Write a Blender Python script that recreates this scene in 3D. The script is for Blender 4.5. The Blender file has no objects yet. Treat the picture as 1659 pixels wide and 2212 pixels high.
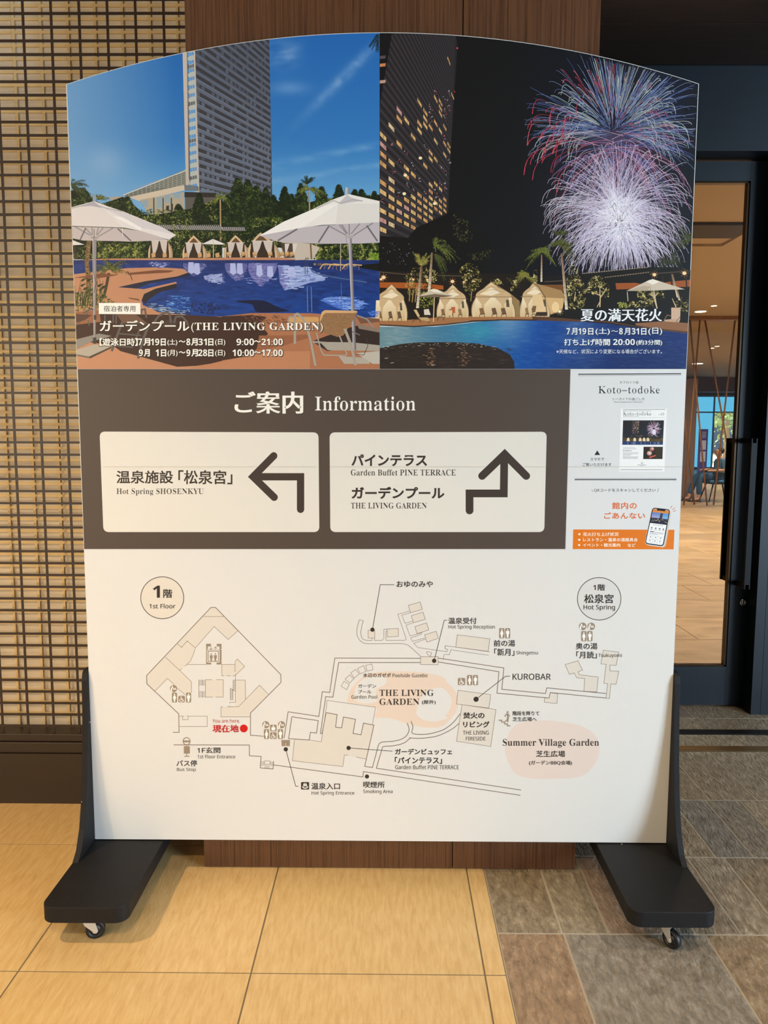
import bpy, bmesh, math, random
from mathutils import Vector, Matrix
from mathutils.geometry import tessellate_polygon
random.seed(7)
SC = bpy.context.scene
COL = SC.collection
PI = math.pi

# ------------------------------------------------------------------ camera
FPX, PITCH, YAW, ROLL, EYE = 1621.07, 0.102344, -0.007759, 0.002738, 1.3752
_cy, _sy, _cp, _sp = math.cos(YAW), math.sin(YAW), math.cos(PITCH), math.sin(PITCH)
FWD = Vector((_sy*_cp, _cy*_cp, -_sp))
_r = Vector((_cy, -_sy, 0)); _u = _r.cross(FWD)
RGT = math.cos(ROLL)*_r + math.sin(ROLL)*_u
UPV = -math.sin(ROLL)*_r + math.cos(ROLL)*_u
cam = bpy.data.cameras.new('camera')
cam.sensor_fit = 'VERTICAL'; cam.sensor_height = 36.0
cam.lens = FPX/2212*36.0
cam.clip_start = 0.05; cam.clip_end = 200
camo = bpy.data.objects.new('camera', cam); COL.objects.link(camo)
m3 = Matrix((RGT, UPV, -FWD)).transposed()
camo.matrix_world = Matrix.Translation((0, 0, EYE)) @ m3.to_4x4()
SC.camera = camo

def at_y(u, v, Y):
    d = FWD + (u-829.5)/FPX*RGT - (v-1106)/FPX*UPV
    t = Y/d.y
    return Vector((d.x*t, Y, d.z*t+EYE))

# ------------------------------------------------------------------ world, light, exposure
w = bpy.data.worlds.new('world'); SC.world = w; w.use_nodes = True
bg = w.node_tree.nodes['Background']
bg.inputs[0].default_value = (0.52, 0.74, 1.0, 1); bg.inputs[1].default_value = 0.22
SC.view_settings.view_transform = 'Standard'; SC.view_settings.look = 'None'
SC.view_settings.gamma = 1.0; SC.view_settings.use_curve_mapping = False
SC.view_settings.exposure = 0.0

def lamp(name, kind, loc, target, energy, color, **kw):
    l = bpy.data.lights.new(name, kind); l.energy = energy; l.color = color
    for k, x in kw.items(): setattr(l, k, x)
    o = bpy.data.objects.new(name, l); COL.objects.link(o); o.location = loc
    d = Vector(target)-Vector(loc)
    o.rotation_euler = d.to_track_quat('-Z', 'Y').to_euler()
    return o
WARM = (1.0, 0.70, 0.38)
# two ceiling downlights of the lobby, then one extra spot
lamp('lobby_spot', 'SPOT', (-2.15, 1.05, 3.02), (-1.95, 0.95, 0), 205, WARM, spot_size=2.2, spot_blend=0.9, shadow_soft_size=0.03)
lamp('lobby_spot', 'SPOT', (-0.30, -0.55, 3.02), (-0.25, -0.50, 0), 190, WARM, spot_size=2.2, spot_blend=0.9, shadow_soft_size=0.03)
lamp('lobby_spot', 'SPOT', (2.3, 1.5, 3.02), (2.3, 1.6, 0), 110, (1.0, 0.88, 0.70), spot_size=2.2, spot_blend=0.9, shadow_soft_size=0.04)  # added spot that brightens the stone floor on the right
# soft warm fill added on the left to brighten board and lattice
lamp('lobby_fill', 'AREA', (-3.7, -1.7, 1.8), (-1.7, 2.7, 1.4), 132, (1.0, 0.82, 0.58), shape='RECTANGLE', size=3.4, size_y=2.2)
# daylight from the glazed entrance to the right of the viewer
lamp('entrance_daylight', 'AREA', (6.8, -2.6, 1.6), (0.2, 2.2, 1.3), 700, (0.62, 0.82, 1.0), shape='RECTANGLE', size=3.0, size_y=2.8)
# downlights of the hall behind the glass door
for hx_, hy_, he_ in ((2.6, 5.6, 120), (4.4, 7.4, 150), (3.4, 10.2, 150), (6.2, 11.6, 190), (8.4, 9.0, 120), (4.6, 13.4, 110), (8.6, 15.6, 150), (11.0, 20.0, 200), (8.0, 23.0, 200)):
    lamp('hall_downlight', 'SPOT', (hx_, hy_, 3.62), (hx_, hy_, 0), he_*3.6, (1.0, 0.88, 0.66), spot_size=2.5, spot_blend=1.0, shadow_soft_size=0.08)
# open sky over the garden outside the hall
lamp('garden_daylight', 'AREA', (15.0, 40.0, 11.0), (15.0, 40.0, 0), 26000, (0.92, 0.97, 1.0), shape='RECTANGLE', size=14, size_y=16)

# ------------------------------------------------------------------ materials
def lin(c):
    c = c/255.0
    return c/12.92 if c <= 0.04045 else ((c+0.055)/1.055)**2.4
def L3(c): return (lin(c[0]), lin(c[1]), lin(c[2]), 1.0)
MATS = {}
def mat(name, c=(200, 200, 200), rough=0.5, metal=0.0, spec=0.5, emit=None, es=1.0):
    if name in MATS: return MATS[name]
    m = bpy.data.materials.new(name); m.use_nodes = True
    b = m.node_tree.nodes['Principled BSDF']
    b.inputs['Base Color'].default_value = L3(c); b.inputs['Roughness'].default_value = rough
    b.inputs['Metallic'].default_value = metal; b.inputs['Specular IOR Level'].default_value = spec
    if emit:
        b.inputs['Emission Color'].default_value = L3(emit); b.inputs['Emission Strength'].default_value = es
    MATS[name] = m
    return m
def nodes(m):
    nt = m.node_tree
    return nt, nt.nodes, nt.links, nt.nodes['Principled BSDF']
def ramp(nt, stops):
    r = nt.nodes.new('ShaderNodeValToRGB')
    e = r.color_ramp.elements
    while len(e) < len(stops): e.new(0.5)
    for k, (p, c) in zip(e, stops): k.position = p; k.color = L3(c)
    return r
def noise_mat(name, stops, scale, stretch=(1, 1, 1), rough=0.5, detail=6, bump=0.0, bscale=None, spec=0.5, attr=None, dist=0.0, mix=0.5):
    m = mat(name, stops[0][1], rough, spec=spec)
    nt, N, Lk, b = nodes(m)
    tc = N.new('ShaderNodeTexCoord'); mp = N.new('ShaderNodeMapping'); mp.inputs['Scale'].default_value = stretch
    Lk.new(tc.outputs['Object'], mp.inputs[0])
    n = N.new('ShaderNodeTexNoise'); n.inputs['Scale'].default_value = scale; n.inputs['Detail'].default_value = detail
    n.inputs['Roughness'].default_value = 0.62; n.inputs['Distortion'].default_value = dist
    Lk.new(mp.outputs[0], n.inputs['Vector'])
    r = ramp(nt, stops); Lk.new(n.outputs[0], r.inputs[0])
    out = r.outputs[0]
    if attr:
        a = N.new('ShaderNodeAttribute'); a.attribute_name = attr
        mx = N.new('ShaderNodeMix'); mx.data_type = 'RGBA'; mx.blend_type = 'MULTIPLY'; mx.inputs[0].default_value = 1.0
        Lk.new(out, mx.inputs[6]); Lk.new(a.outputs[0], mx.inputs[7]); out = mx.outputs[2]
    Lk.new(out, b.inputs['Base Color'])
    if bump:
        n2 = N.new('ShaderNodeTexNoise'); n2.inputs['Scale'].default_value = bscale or scale*2; n2.inputs['Detail'].default_value = 8
        Lk.new(mp.outputs[0], n2.inputs['Vector'])
        bp_ = N.new('ShaderNodeBump'); bp_.inputs['Strength'].default_value = bump; bp_.inputs['Distance'].default_value = 0.01
        Lk.new(n2.outputs[0], bp_.inputs['Height']); Lk.new(bp_.outputs[0], b.inputs['Normal'])
    return m

# ------------------------------------------------------------------ object helpers
def obj(name, me, m=None, parent=None):
    if isinstance(me, bmesh.types.BMesh):
        bm = me; me = bpy.data.meshes.new(name); bm.to_mesh(me); bm.free()
    o = bpy.data.objects.new(name, me); COL.objects.link(o)
    if m is not None:
        for k in (m if isinstance(m, (list, tuple)) else [m]): me.materials.append(k)
    if parent is not None:
        o.parent = parent
        me.transform(Matrix.Translation(-root_loc(parent)))
    return o
def root_loc(p):
    v = Vector((0, 0, 0))
    while p is not None:
        v += p.location; p = p.parent
    return v
def tag(o, label, cat, group=None):
    o['label'] = label; o['category'] = cat
    if group: o['group'] = group
    return o
def struct(o): o['kind'] = 'structure'; return o
def thing(name, label, cat, loc=(0, 0, 0), group=None):
    o = bpy.data.objects.new(name, None); COL.objects.link(o); o.location = loc; o.empty_display_size = 0.1
    return tag(o, label, cat, group)
def box(bm, a, b, mi=0):
    x0, y0, z0 = a; x1, y1, z1 = b
    vs = [bm.verts.new(p) for p in ((x0,y0,z0),(x1,y0,z0),(x1,y1,z0),(x0,y1,z0),(x0,y0,z1),(x1,y0,z1),(x1,y1,z1),(x0,y1,z1))]
    for f in ((0,3,2,1),(4,5,6,7),(0,1,5,4),(1,2,6,5),(2,3,7,6),(3,0,4,7)):
        fc = bm.faces.new([vs[i] for i in f]); fc.material_index = mi
def prism(bm, pts, d0, d1, axis='y', mi=0):
    """extrude a 2D outline along an axis: y: pts=(x,z); z: pts=(x,y); x: pts=(y,z)"""
    def P(p, d):
        return {'y': (p[0], d, p[1]), 'z': (p[0], p[1], d), 'x': (d, p[0], p[1])}[axis]
    A = [bm.verts.new(P(p, d0)) for p in pts]; B = [bm.verts.new(P(p, d1)) for p in pts]
    n = len(pts); fs = [bm.faces.new(A), bm.faces.new(B[::-1])]
    for i in range(n): fs.append(bm.faces.new((A[i], B[i], B[(i+1) % n], A[(i+1) % n])))
    for f in fs: f.material_index = mi
    bmesh.ops.recalc_face_normals(bm, faces=fs)
def cyl(bm, p0, p1, r0, r1=None, n=20, mi=0, smooth=True):
    r1 = r0 if r1 is None else r1
    p0 = Vector(p0); p1 = Vector(p1); d = (p1-p0).normalized()
    a = d.orthogonal().normalized(); b = d.cross(a)
    A = []; B = []
    for i in range(n):
        t = 2*PI*i/n; v = math.cos(t)*a+math.sin(t)*b
        A.append(bm.verts.new(p0+v*r0)); B.append(bm.verts.new(p1+v*r1))
    for i in range(n):
        f = bm.faces.new((A[i], A[(i+1) % n], B[(i+1) % n], B[i])); f.smooth = smooth; f.material_index = mi
    f = bm.faces.new(A[::-1]); f.material_index = mi
    f = bm.faces.new(B); f.material_index = mi
def lathe(bm, c, axis, prof, n=28, mi=0):
    """prof: (radius, offset along axis)"""
    c = Vector(c); d = Vector(axis).normalized(); a = d.orthogonal().normalized(); b = d.cross(a)
    rings = []
    for r, h in prof:
        rings.append([bm.verts.new(c+d*h+(math.cos(2*PI*i/n)*a+math.sin(2*PI*i/n)*b)*r) for i in range(n)])
    for R0, R1 in zip(rings, rings[1:]):
        for i in range(n):
            f = bm.faces.new((R0[i], R0[(i+1) % n], R1[(i+1) % n], R1[i])); f.smooth = True; f.material_index = mi
    f = bm.faces.new(rings[0][::-1]); f.material_index = mi
    f = bm.faces.new(rings[-1]); f.material_index = mi
def bevel(o, wd=0.003, seg=2):
    m = o.modifiers.new('bevel', 'BEVEL'); m.width = wd; m.segments = seg; m.limit_method = 'ANGLE'; m.angle_limit = 0.6
    return o
def rrect(x0, y0, x1, y1, r, n=6, corners=(1, 1, 1, 1)):
    out = []
    for k, (cx, cy, a0) in enumerate(((x1-r, y1-r, 0), (x0+r, y1-r, PI/2), (x0+r, y0+r, PI), (x1-r, y0+r, 1.5*PI))):
        if corners[k]:
            for i in range(n+1):
                a = a0+PI/2*i/n; out.append((cx+r*math.cos(a), cy+r*math.sin(a)))
        else: out.append(((x1, y1), (x0, y1), (x0, y0), (x1, y0))[k])
    return out
# ------------------------------------------------------------------ room: floor, walls, ceiling
tile_m = noise_mat('travertine_tile', [(0.28, (208, 170, 112)), (0.5, (222, 188, 129)), (0.72, (231, 202, 147))], 10, (8.0, 1.3, 1), rough=0.38, detail=15, bump=0.10, bscale=26, attr='tint', dist=0.35)
grout_m = mat('floor_grout', (132, 116, 92), 0.8)
stone_m = noise_mat('slate_paver', [(0.30, (156, 147, 133)), (0.46, (190, 181, 167)), (0.57, (210, 202, 190)), (0.66, (230, 224, 213)), (0.75, (255, 252, 245))], 16, (3.4, 1.2, 1), rough=0.40, detail=15, bump=1.0, bscale=34, attr='tint', dist=0.15)
stone_grout_m = mat('paver_grout', (186, 174, 156), 0.85)

class Pavers:
    """pavers with a chamfered top, each with a tint of its own"""
    def __init__(s): s.v = []; s.f = []; s.t = []; s.m = []
    def add(s, x0, y0, x1, y1, z, tint, g=0.002, c=0.002):
        x0 += g; y0 += g; x1 -= g; y1 -= g
        b = len(s.v)
        for (zz, k) in ((z-0.004, 0), (z, c)):
            s.v += [(x0+k, y0+k, zz), (x1-k, y0+k, zz), (x1-k, y1-k, zz), (x0+k, y1-k, zz)]
        s.t += [tint]*8
        s.f += [(b+4, b+5, b+6, b+7)] + [(b+i, b+(i+1) % 4, b+4+(i+1) % 4, b+4+i) for i in range(4)]
        s.m += [0]*5
    def base(s, x0, y0, x1, y1, z):
        b = len(s.v); s.v += [(x0, y0, z), (x1, y0, z), (x1, y1, z), (x0, y1, z)]; s.t += [(1, 1, 1)]*4
        s.f.append((b, b+1, b+2, b+3)); s.m.append(1)
    def build(s, name, mats):
        me = bpy.data.meshes.new(name); me.from_pydata(s.v, [], s.f)
        ca = me.color_attributes.new('tint', 'FLOAT_COLOR', 'POINT')
        for i, t in enumerate(s.t): ca.data[i].color = (t[0], t[1], t[2], 1)
        me.polygons.foreach_set('material_index', s.m)
        return struct(obj(name, me, mats))
GX, GY, TS = 0.248, 1.7927, 0.6
pv = Pavers()
pv.base(-6.0, -5.0, 0.303, 3.0, -0.0012)
for i in range(-11, 1):
    for j in range(-12, 3):
        x1 = GX+i*TS; y0 = GY+j*TS
        t = random.uniform(0.95, 1.05)
        pv.add(max(x1-TS, -6), y0, x1, min(y0+TS, 2.9), 0.0, (t, t*random.uniform(0.985, 1.0), t*random.uniform(0.96, 1.0)), 0.0020, 0.0003)
for j in range(-12, 3):
    y0 = GY+j*TS
    pv.add(GX, y0, 0.303, min(y0+TS, 2.9), 0.0, (1, 0.98, 0.95), 0.0020, 0.0003)
pv.build('floor', [tile_m, grout_m])

def stone_tint(warm=0.5):
    p = random.choice([(0.60, 0.52, 0.42), (0.56, 0.48, 0.38), (0.50, 0.46, 0.40), (0.54, 0.44, 0.34), (0.46, 0.44, 0.42), (0.62, 0.54, 0.42), (0.50, 0.42, 0.36)])
    k = random.uniform(0.9, 1.15)
    return tuple(a*k for a in p)
ps = Pavers()
ps.base(0.303, -5.0, 8.0, 3.17, -0.0008); ps.base(0.303, 3.23, 8.0, 3.36, -0.0008); ps.base(0.303, 3.42, 8.0, 3.76, -0.0008)
def row(y0, y1, xs=None, tints=()):
    x = 0.303; tints = list(tints)
    xs = list(xs or [])
    while x < 8.0:
        x1 = xs.pop(0) if xs else x+random.choice([0.14, 0.17, 0.2, 0.26, 0.36])*random.uniform(0.9, 1.1)
        if abs(y1-2.34) < 0.02 and x < 0.6: pass
        ps.add(x, y0, x1, y1, 0.0004, tints.pop(0) if tints else stone_tint(), 0.0028, 0.0008); x = x1
y = 1.565
row(1.565, 1.955, [0.487, 0.879, 1.05], [(0.64, 0.47, 0.33), (0.53, 0.50, 0.46), (0.62, 0.50, 0.37)])
row(1.955, 2.34, [0.483, 0.612, 0.80, 0.98, 1.10, 1.24], [(0.56, 0.48, 0.36), (0.60, 0.54, 0.42), (0.60, 0.47, 0.38), (0.56, 0.48, 0.40), (0.62, 0.55, 0.46)])
row(2.34, 2.73, [0.50, 0.72, 0.90, 1.075, 1.20, 1.33])
row(2.73, 3.17, [0.55, 0.8, 1.04, 1.22, 1.40, 1.62])
row(3.23, 3.36); row(3.42, 3.56); row(3.56, 3.76)
k = 1.565
while k > -5: row(k-0.39, k); k -= 0.39
ps.build('floor_stone', [stone_m, stone_grout_m])

# two metal floor tracks in front of the door
brass_m = mat('floor_track_metal', (190, 165, 125), 0.28, metal=1.0)
dark_track_m = mat('dark_track_metal', (70, 62, 58), 0.35, metal=0.9)
for nm, y0, y1, m in (('trim_1', 3.174, 3.226, brass_m), ('trim_2', 3.364, 3.416, dark_track_m)):
    bm = bmesh.new()
    box(bm, (0.62, y0, -0.004), (8.0, y1, 0.0005))
    n = 5; wd = (y1-y0)/(2*n+1)
    for i in range(n+1): box(bm, (0.62, y0+2*i*wd, 0), (8.0, y0+(2*i+1)*wd, 0.003))
    struct(obj(nm, bm, m))

# wood ceiling with board joints
ceil_m = noise_mat('dark_wood_ceiling', [(0.3, (38, 24, 15)), (0.7, (50, 32, 20))], 6, (0.6, 14, 1), rough=0.5)
bm = bmesh.new()
yy = -5.0
while yy < 3.61:
    y1 = min(yy+0.42, 3.61)
    if yy < 3.2 < y1: y1 = 3.262
    box(bm, (-6, yy+0.003, 3.05), (8, y1-0.003, 3.08)); yy = y1
box(bm, (-6, -5, 3.08), (8, 3.61, 3.12))
struct(obj('ceiling', bm, ceil_m))

# walnut pillar: two veneer panels with a joint between them
wood_m = noise_mat('walnut_veneer', [(0.28, (56, 34, 21)), (0.45, (84, 54, 35)), (0.58, (100, 66, 43)), (0.75, (70, 44, 28))], 5, (34, 34, 0.5), rough=0.34, detail=8, dist=0.3)
groove_m = mat('dark_groove', (14, 10, 8), 0.8)
bm = bmesh.new()
box(bm, (-0.588, 2.263, 0.003), (0.2015, 2.283, 3.05)); box(bm, (0.2045, 2.263, 0.003), (0.592, 2.283, 3.05))
box(bm, (-0.588, 2.283, 0.0), (0.592, 3.05, 3.05))
struct(obj('wall_pillar', bm, wood_m))

# ------------------------------------------------------------------ lattice screen (left)
latt_m = mat('dark_lattice_wood', (46, 28, 17), 0.45)
pale_m = mat('pale_lattice_wood', (238, 212, 158), 0.6)
paper_m = noise_mat('screen_paper', [(0.3, (208, 198, 180)), (0.5, (222, 212, 194)), (0.7, (232, 223, 206))], 3.0, (1.2, 1, 30), rough=0.8, detail=4)
base_m = noise_mat('brown_wainscot', [(0.3, (42, 29, 18)), (0.7, (48, 34, 22))], 3, (1, 1, 8), rough=0.42)
scr = thing('lattice_screen', 'tall dark lattice screen with pale paper behind it, left of the walnut pillar', 'screen', (-2.0, 2.68, 0))
SX0, SX1, SY = -5.0, -0.60, 2.700
bm = bmesh.new()
box(bm, (SX0, 2.671, 0.0), (SX1, 2.80, 0.193)); obj('base_panel', bm, base_m, scr)
bm = bmesh.new()
box(bm, (SX0, 2.678, 0.1935), (SX1, 2.80, 0.2335)); box(bm, (SX0, 2.688, 0.234), (SX1, 2.80, 0.262))
bevel(obj('sill', bm, base_m, scr), 0.002)
bm = bmesh.new()
p = 0.0960; x = -1.254; pz = 0.0440; z0 = 1.345-24*pz
xs = []
k = x
while k > SX0: xs.append(k); k -= p
k = x+p
while k < SX1: xs.append(k); k += p
for q in xs: box(bm, (q-0.0042, SY, 0.262), (q+0.0042, SY+0.003, 3.049))
z = z0
while z < 3.04:
    box(bm, (SX0, SY-0.0005, z-0.0040), (SX1, SY+0.0035, z+0.0042)); z += pz
obj('lattice', bm, latt_m, scr)
bm = bmesh.new()
for q in xs: box(bm, (q+0.0245-0.0048, SY+0.076, 0.262), (q+0.0245+0.0048, SY+0.080, 3.049))
z = z0-0.022
while z < 3.04:
    if z > 0.27: box(bm, (SX0, SY+0.0755, z-0.005), (SX1, SY+0.0805, z+0.005))
    z += pz
obj('back_lattice', bm, pale_m, scr)
bm = bmesh.new()
box(bm, (SX0, SY+0.082, 0.262), (SX1, SY+0.1, 3.049)); obj('paper', bm, paper_m, scr)

# ------------------------------------------------------------------ glass door with its frame
navy = noise_mat('navy_aluminium', [(0.3, (13, 19, 27)), (0.7, (16, 23, 32))], 4, rough=0.42, spec=0.35)
black_m = mat('black_gasket', (8, 8, 9), 0.4)
blackm = mat('black_handle', (6, 6, 7), 0.5, spec=0.2)
glass = mat('clear_glass', (255, 255, 255), 0.0)
b = nodes(glass)[3]; b.inputs['Transmission Weight'].default_value = 1.0; b.inputs['IOR'].default_value = 1.45
DY = 3.715
# lintel above and jambs
bm = bmesh.new(); box(bm, (-0.6, 3.613, 2.678), (8.0, 3.9, 3.70)); struct(obj('wall_lintel', bm, navy))
bm = bmesh.new()
box(bm, (1.792, 3.613, 0.001), (1.838, 3.90, 2.678)); box(bm, (1.840, 3.6135, 0.001), (8.0, 3.90, 2.678))
struct(obj('wall_right', bm, navy))
bm = bmesh.new(); box(bm, (-0.6, 3.05, 0.0), (-0.5, 3.9, 3.05)); box(bm, (-0.6, 3.613, 0.0), (0.0, 3.9, 2.678)); struct(obj('wall_rear', bm, navy))
def leaf(name, x0, x1, handle_side):
    bm = bmesh.new()
    st = 0.095
    zt, zb, gt, gb = 2.668, 0.012, 2.578, 0.212
    y0, y1 = DY, DY+0.045
    box(bm, (x0, y0, zb), (x0+st, y1, zt)); box(bm, (x1-st, y0, zb), (x1, y1, zt))
    box(bm, (x0+st+0.0008, y0, zb), (x1-st-0.0008, y1, gb)); box(bm, (x0+st+0.0008, y0, gt), (x1-st-0.0008, y1, zt))
    o = obj(name, bm, navy); struct(o)
    bm = bmesh.new(); g = 0.012
    a0, a1 = x0+st, x1-st
    for p0, p1 in (((a0, gb), (a0+g, gt)), ((a1-g, gb), (a1, gt)), ((a0, gb), (a1, gb+g*0.6)), ((a0, gt-g*0.6), (a1, gt))):
        box(bm, (p0[0], y0+0.006, p0[1]), (p1[0], y1-0.006, p1[1]))
    obj('glazing_bead', bm, mat('bronze_bead', (62, 44, 26), 0.3, metal=0.8), o)
    bm = bmesh.new(); box(bm, (a0+0.004, y0+0.019, gb+0.004), (a1-0.004, y0+0.027, gt-0.004)); obj('glass_pane', bm, glass, o)
    hx = x1-0.068 if handle_side > 0 else x0+0.068
    for s in (-1, 1):
        bm = bmesh.new()
        f = y0 if s < 0 else y1
        e = f+s*0.115
        ya, yb = sorted((f, e)); yc, yd = sorted((e, e-s*0.016))
        for zz in (0.645, 1.352): box(bm, (hx-0.010, ya, zz-0.012), (hx+0.010, yb, zz+0.012))
        box(bm, (hx-0.015, yc, 0.633), (hx+0.015, yd, 1.364))
        bevel(obj('pull_handle', bm, blackm, o), 0.0015)
    bm = bmesh.new()
    lathe(bm, (x1-0.031 if handle_side > 0 else x0+0.031, y0, 0.545), (0, -1, 0), [(0.0165, 0), (0.0165, 0.005), (0.0145, 0.008), (0.010, 0.008), (0.0095, 0.006), (0.006, 0.006), (0.0055, 0.0085), (0.001, 0.0085)])
    obj('lock_cylinder', bm, mat('brushed_steel', (200, 198, 192), 0.25, metal=1.0), o)
    return o
leaf('door_1', 0.905, 1.803, 1)
leaf('door_2', 0.0, 0.898, -1)

# ------------------------------------------------------------------ the hall seen through the glass
hall_floor_m = noise_mat('hall_stone_floor', [(0.3, (152, 124, 92)), (0.5, (182, 152, 116)), (0.75, (202, 174, 138))], 2.2, (1, 3, 1), rough=0.3, detail=8, attr='tint', dist=1.0)
hall_ceiling_m = mat('hall_ceiling_paint', (188, 170, 142), 0.75)
ph = Pavers(); ph.base(-2, 3.76, 18, 33, -0.005)
yy = 3.76
while yy < 32:
    xx = -2.0
    dy = 0.62
    while xx < 18:
        dx = random.choice([0.6, 0.9, 1.3])
        t = random.uniform(0.78, 1.06)
        ph.add(xx, yy, min(xx+dx, 18), yy+dy, -0.001, (t, t*0.98, t*random.uniform(0.9, 0.98)), 0.002, 0.001); xx += dx
    yy += dy
ph.build('floor_hall', [hall_floor_m, mat('hall_grout', (120, 98, 74), 0.8)])
bm = bmesh.new(); HZ = 3.68
box(bm, (-2, 3.9, HZ+0.03), (18, 33, HZ+0.1))
for x0, x1, y0, y1 in ((-2, 18, 3.9, 7.6), (4.05, 18, 7.6, 9.5), (-2, 2.4, 7.6, 9.5), (-2, 18, 9.5, 33)):
    box(bm, (x0, y0, HZ), (x1, y1, HZ+0.029))
struct(obj('ceiling_hall', bm, hall_ceiling_m))
struct(obj('trim_3', (lambda q: (box(q, (2.45, 8.55, HZ-0.006), (4.0, 9.1, HZ+0.02)), q)[1])(bmesh.new()), mat('grey_recess', (70, 64, 58), 0.7)))
bm = bmesh.new(); box(bm, (-2.1, 3.9, 0), (-2, 33, 3.78)); struct(obj('wall_hall_left', bm, hall_ceiling_m))
bm = bmesh.new(); box(bm, (18, 3.9, 0), (18.1, 33, 3.78)); struct(obj('wall_hall_right', bm, hall_ceiling_m))
# grey-brown side wall beyond the screen of poles
mauve = mat('mauve_wall_paint', (120, 102, 96), 0.7)
bm = bmesh.new(); box(bm, (-2, 16.4, 0.0), (6.62, 16.7, 2.6)); box(bm, (-2, 16.35, 0.0), (6.62, 16.4, 0.16)); struct(obj('wall_hall_partition', bm, mauve))
# far wall with windows
bm = bmesh.new()
box(bm, (-2, 31, 3.0), (18, 31.3, 3.68)); box(bm, (-2, 31, 0), (12.45, 31.3, 3.0)); box(bm, (14.55, 31, 0), (18, 31.3, 3.0))
box(bm, (-2, 30.2, 3.12), (18, 31, 3.68))
struct(obj('wall_hall_far', bm, mauve))
bm = bmesh.new()
wf = 0.035
for xq in (12.45, 13.2, 14.55): box(bm, (xq-wf, 30.95, 0), (xq+wf, 31.05, 3.0))
box(bm, (12.45, 30.95, 2.30), (14.55, 31.06, 2.36)); box(bm, (12.45, 30.95, 2.95), (14.55, 31.06, 3.0)); box(bm, (12.45, 30.95, 0), (14.55, 31.06, 0.1))
wn = struct(obj('window_1', bm, mat('pale_blue_frame', (150, 200, 225), 0.5)))
bm = bmesh.new(); box(bm, (13.2, 30.99, 0.1), (14.55, 31.01, 2.3)); obj('glass_pane', bm, glass, wn)
# panes covered with pale blue film, daylight through them put in as emission
bm = bmesh.new(); box(bm, (12.49, 30.98, 0.1), (13.16, 31.02, 2.3)); box(bm, (12.49, 30.98, 2.36), (14.51, 31.02, 2.95))
obj('film_pane', bm, mat('lit_blue_window_film', (120, 205, 240), 0.6, emit=(100, 200, 240), es=0.85), wn)
# outdoors
bm = bmesh.new(); box(bm, (4, 31.3, -0.1), (26, 60, -0.02)); struct(obj('ground_outside', bm, mat('pale_gravel', (200, 190, 165), 0.9)))
leaf_m = noise_mat('tree_leaves', [(0.3, (50, 72, 36)), (0.6, (110, 130, 70)), (0.8, (200, 205, 140))], 3, rough=0.7)
bark_m = mat('tree_bark', (110, 92, 70), 0.9)
def tree(x, y, h, r, lab):
    t = thing('garden_tree', lab, 'tree', (x, y, -0.02))
    bm = bmesh.new(); cyl(bm, (x, y, -0.02), (x, y, h*0.6), 0.16, 0.08, 10); obj('trunk', bm, bark_m, t)
    bm = bmesh.new()
    for i in range(1500):
        c = Vector((random.gauss(0, r*0.45), random.gauss(0, r*0.45), random.gauss(0, h*0.2)))
        s = random.uniform(0.06, 0.16); n = Vector((random.gauss(0, 1), random.gauss(0, 1), random.gauss(0, 1))).normalized()
        a = n.orthogonal().normalized()*s; bb = n.cross(a)*0.6; o_ = Vector((x, y, h*0.66))+c
        bm.faces.new([bm.verts.new(o_+q) for q in (a, bb, -a, -bb)])
    obj('foliage', bm, leaf_m, t)
tree(16.9, 38, 5.0, 1.9, 'leafy garden tree nearest to the hall window, beside the pale blue panes')
tree(19.6, 43, 6.0, 2.2, 'leafy garden tree farthest right beyond the hall window')

# screen of crossed wooden poles
scr2 = thing('pole_screen', 'screen of thin crossed wooden poles in the hall behind the glass door', 'screen', (5.9, 14.9, 0))
pole_m = noise_mat('pole_wood', [(0.3, (128, 88, 46)), (0.7, (150, 106, 58))], 5, (6, 6, 1), rough=0.5)
PY = 14.9
def pp(u, v, Y=PY): return at_y(u, v, Y)
for i, (a, c) in enumerate((((1490, 690), (1527, 1092)), ((1512, 690), (1478, 1078)), ((1523, 684), (1575, 985)), ((1588, 684), (1541, 1093)), ((1454, 690), (1500, 1090)), ((1575, 985), (1590, 1075)))):
    p0 = pp(*a, PY+0.03*i); p0.z = min(p0.z, HZ-0.06); p1 = pp(*c, PY+0.03*i); p1.z = max(p1.z, 0.0)
    if i == 5: continue
    d = p1-p0; 
    if p1.z > 0.02: p1 = p0+d*(p0.z/(p0.z-p1.z))
    bm = bmesh.new(); cyl(bm, p0, p1, 0.017, 0.017, 8); obj('pole', bm, pole_m, scr2)
p0 = pp(1440, 684); p1 = pp(1602, 684)
bm = bmesh.new(); box(bm, (p0.x, PY-0.05, HZ-0.07), (p1.x+0.02, PY+0.2, HZ-0.001)); obj('top_rail', bm, pole_m, scr2)
bm = bmesh.new(); q = pp(1600, 900); box(bm, (q.x-0.045, PY-0.05, 0), (q.x+0.03, PY+0.2, HZ-0.001)); obj('post', bm, pole_m, scr2)

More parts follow.
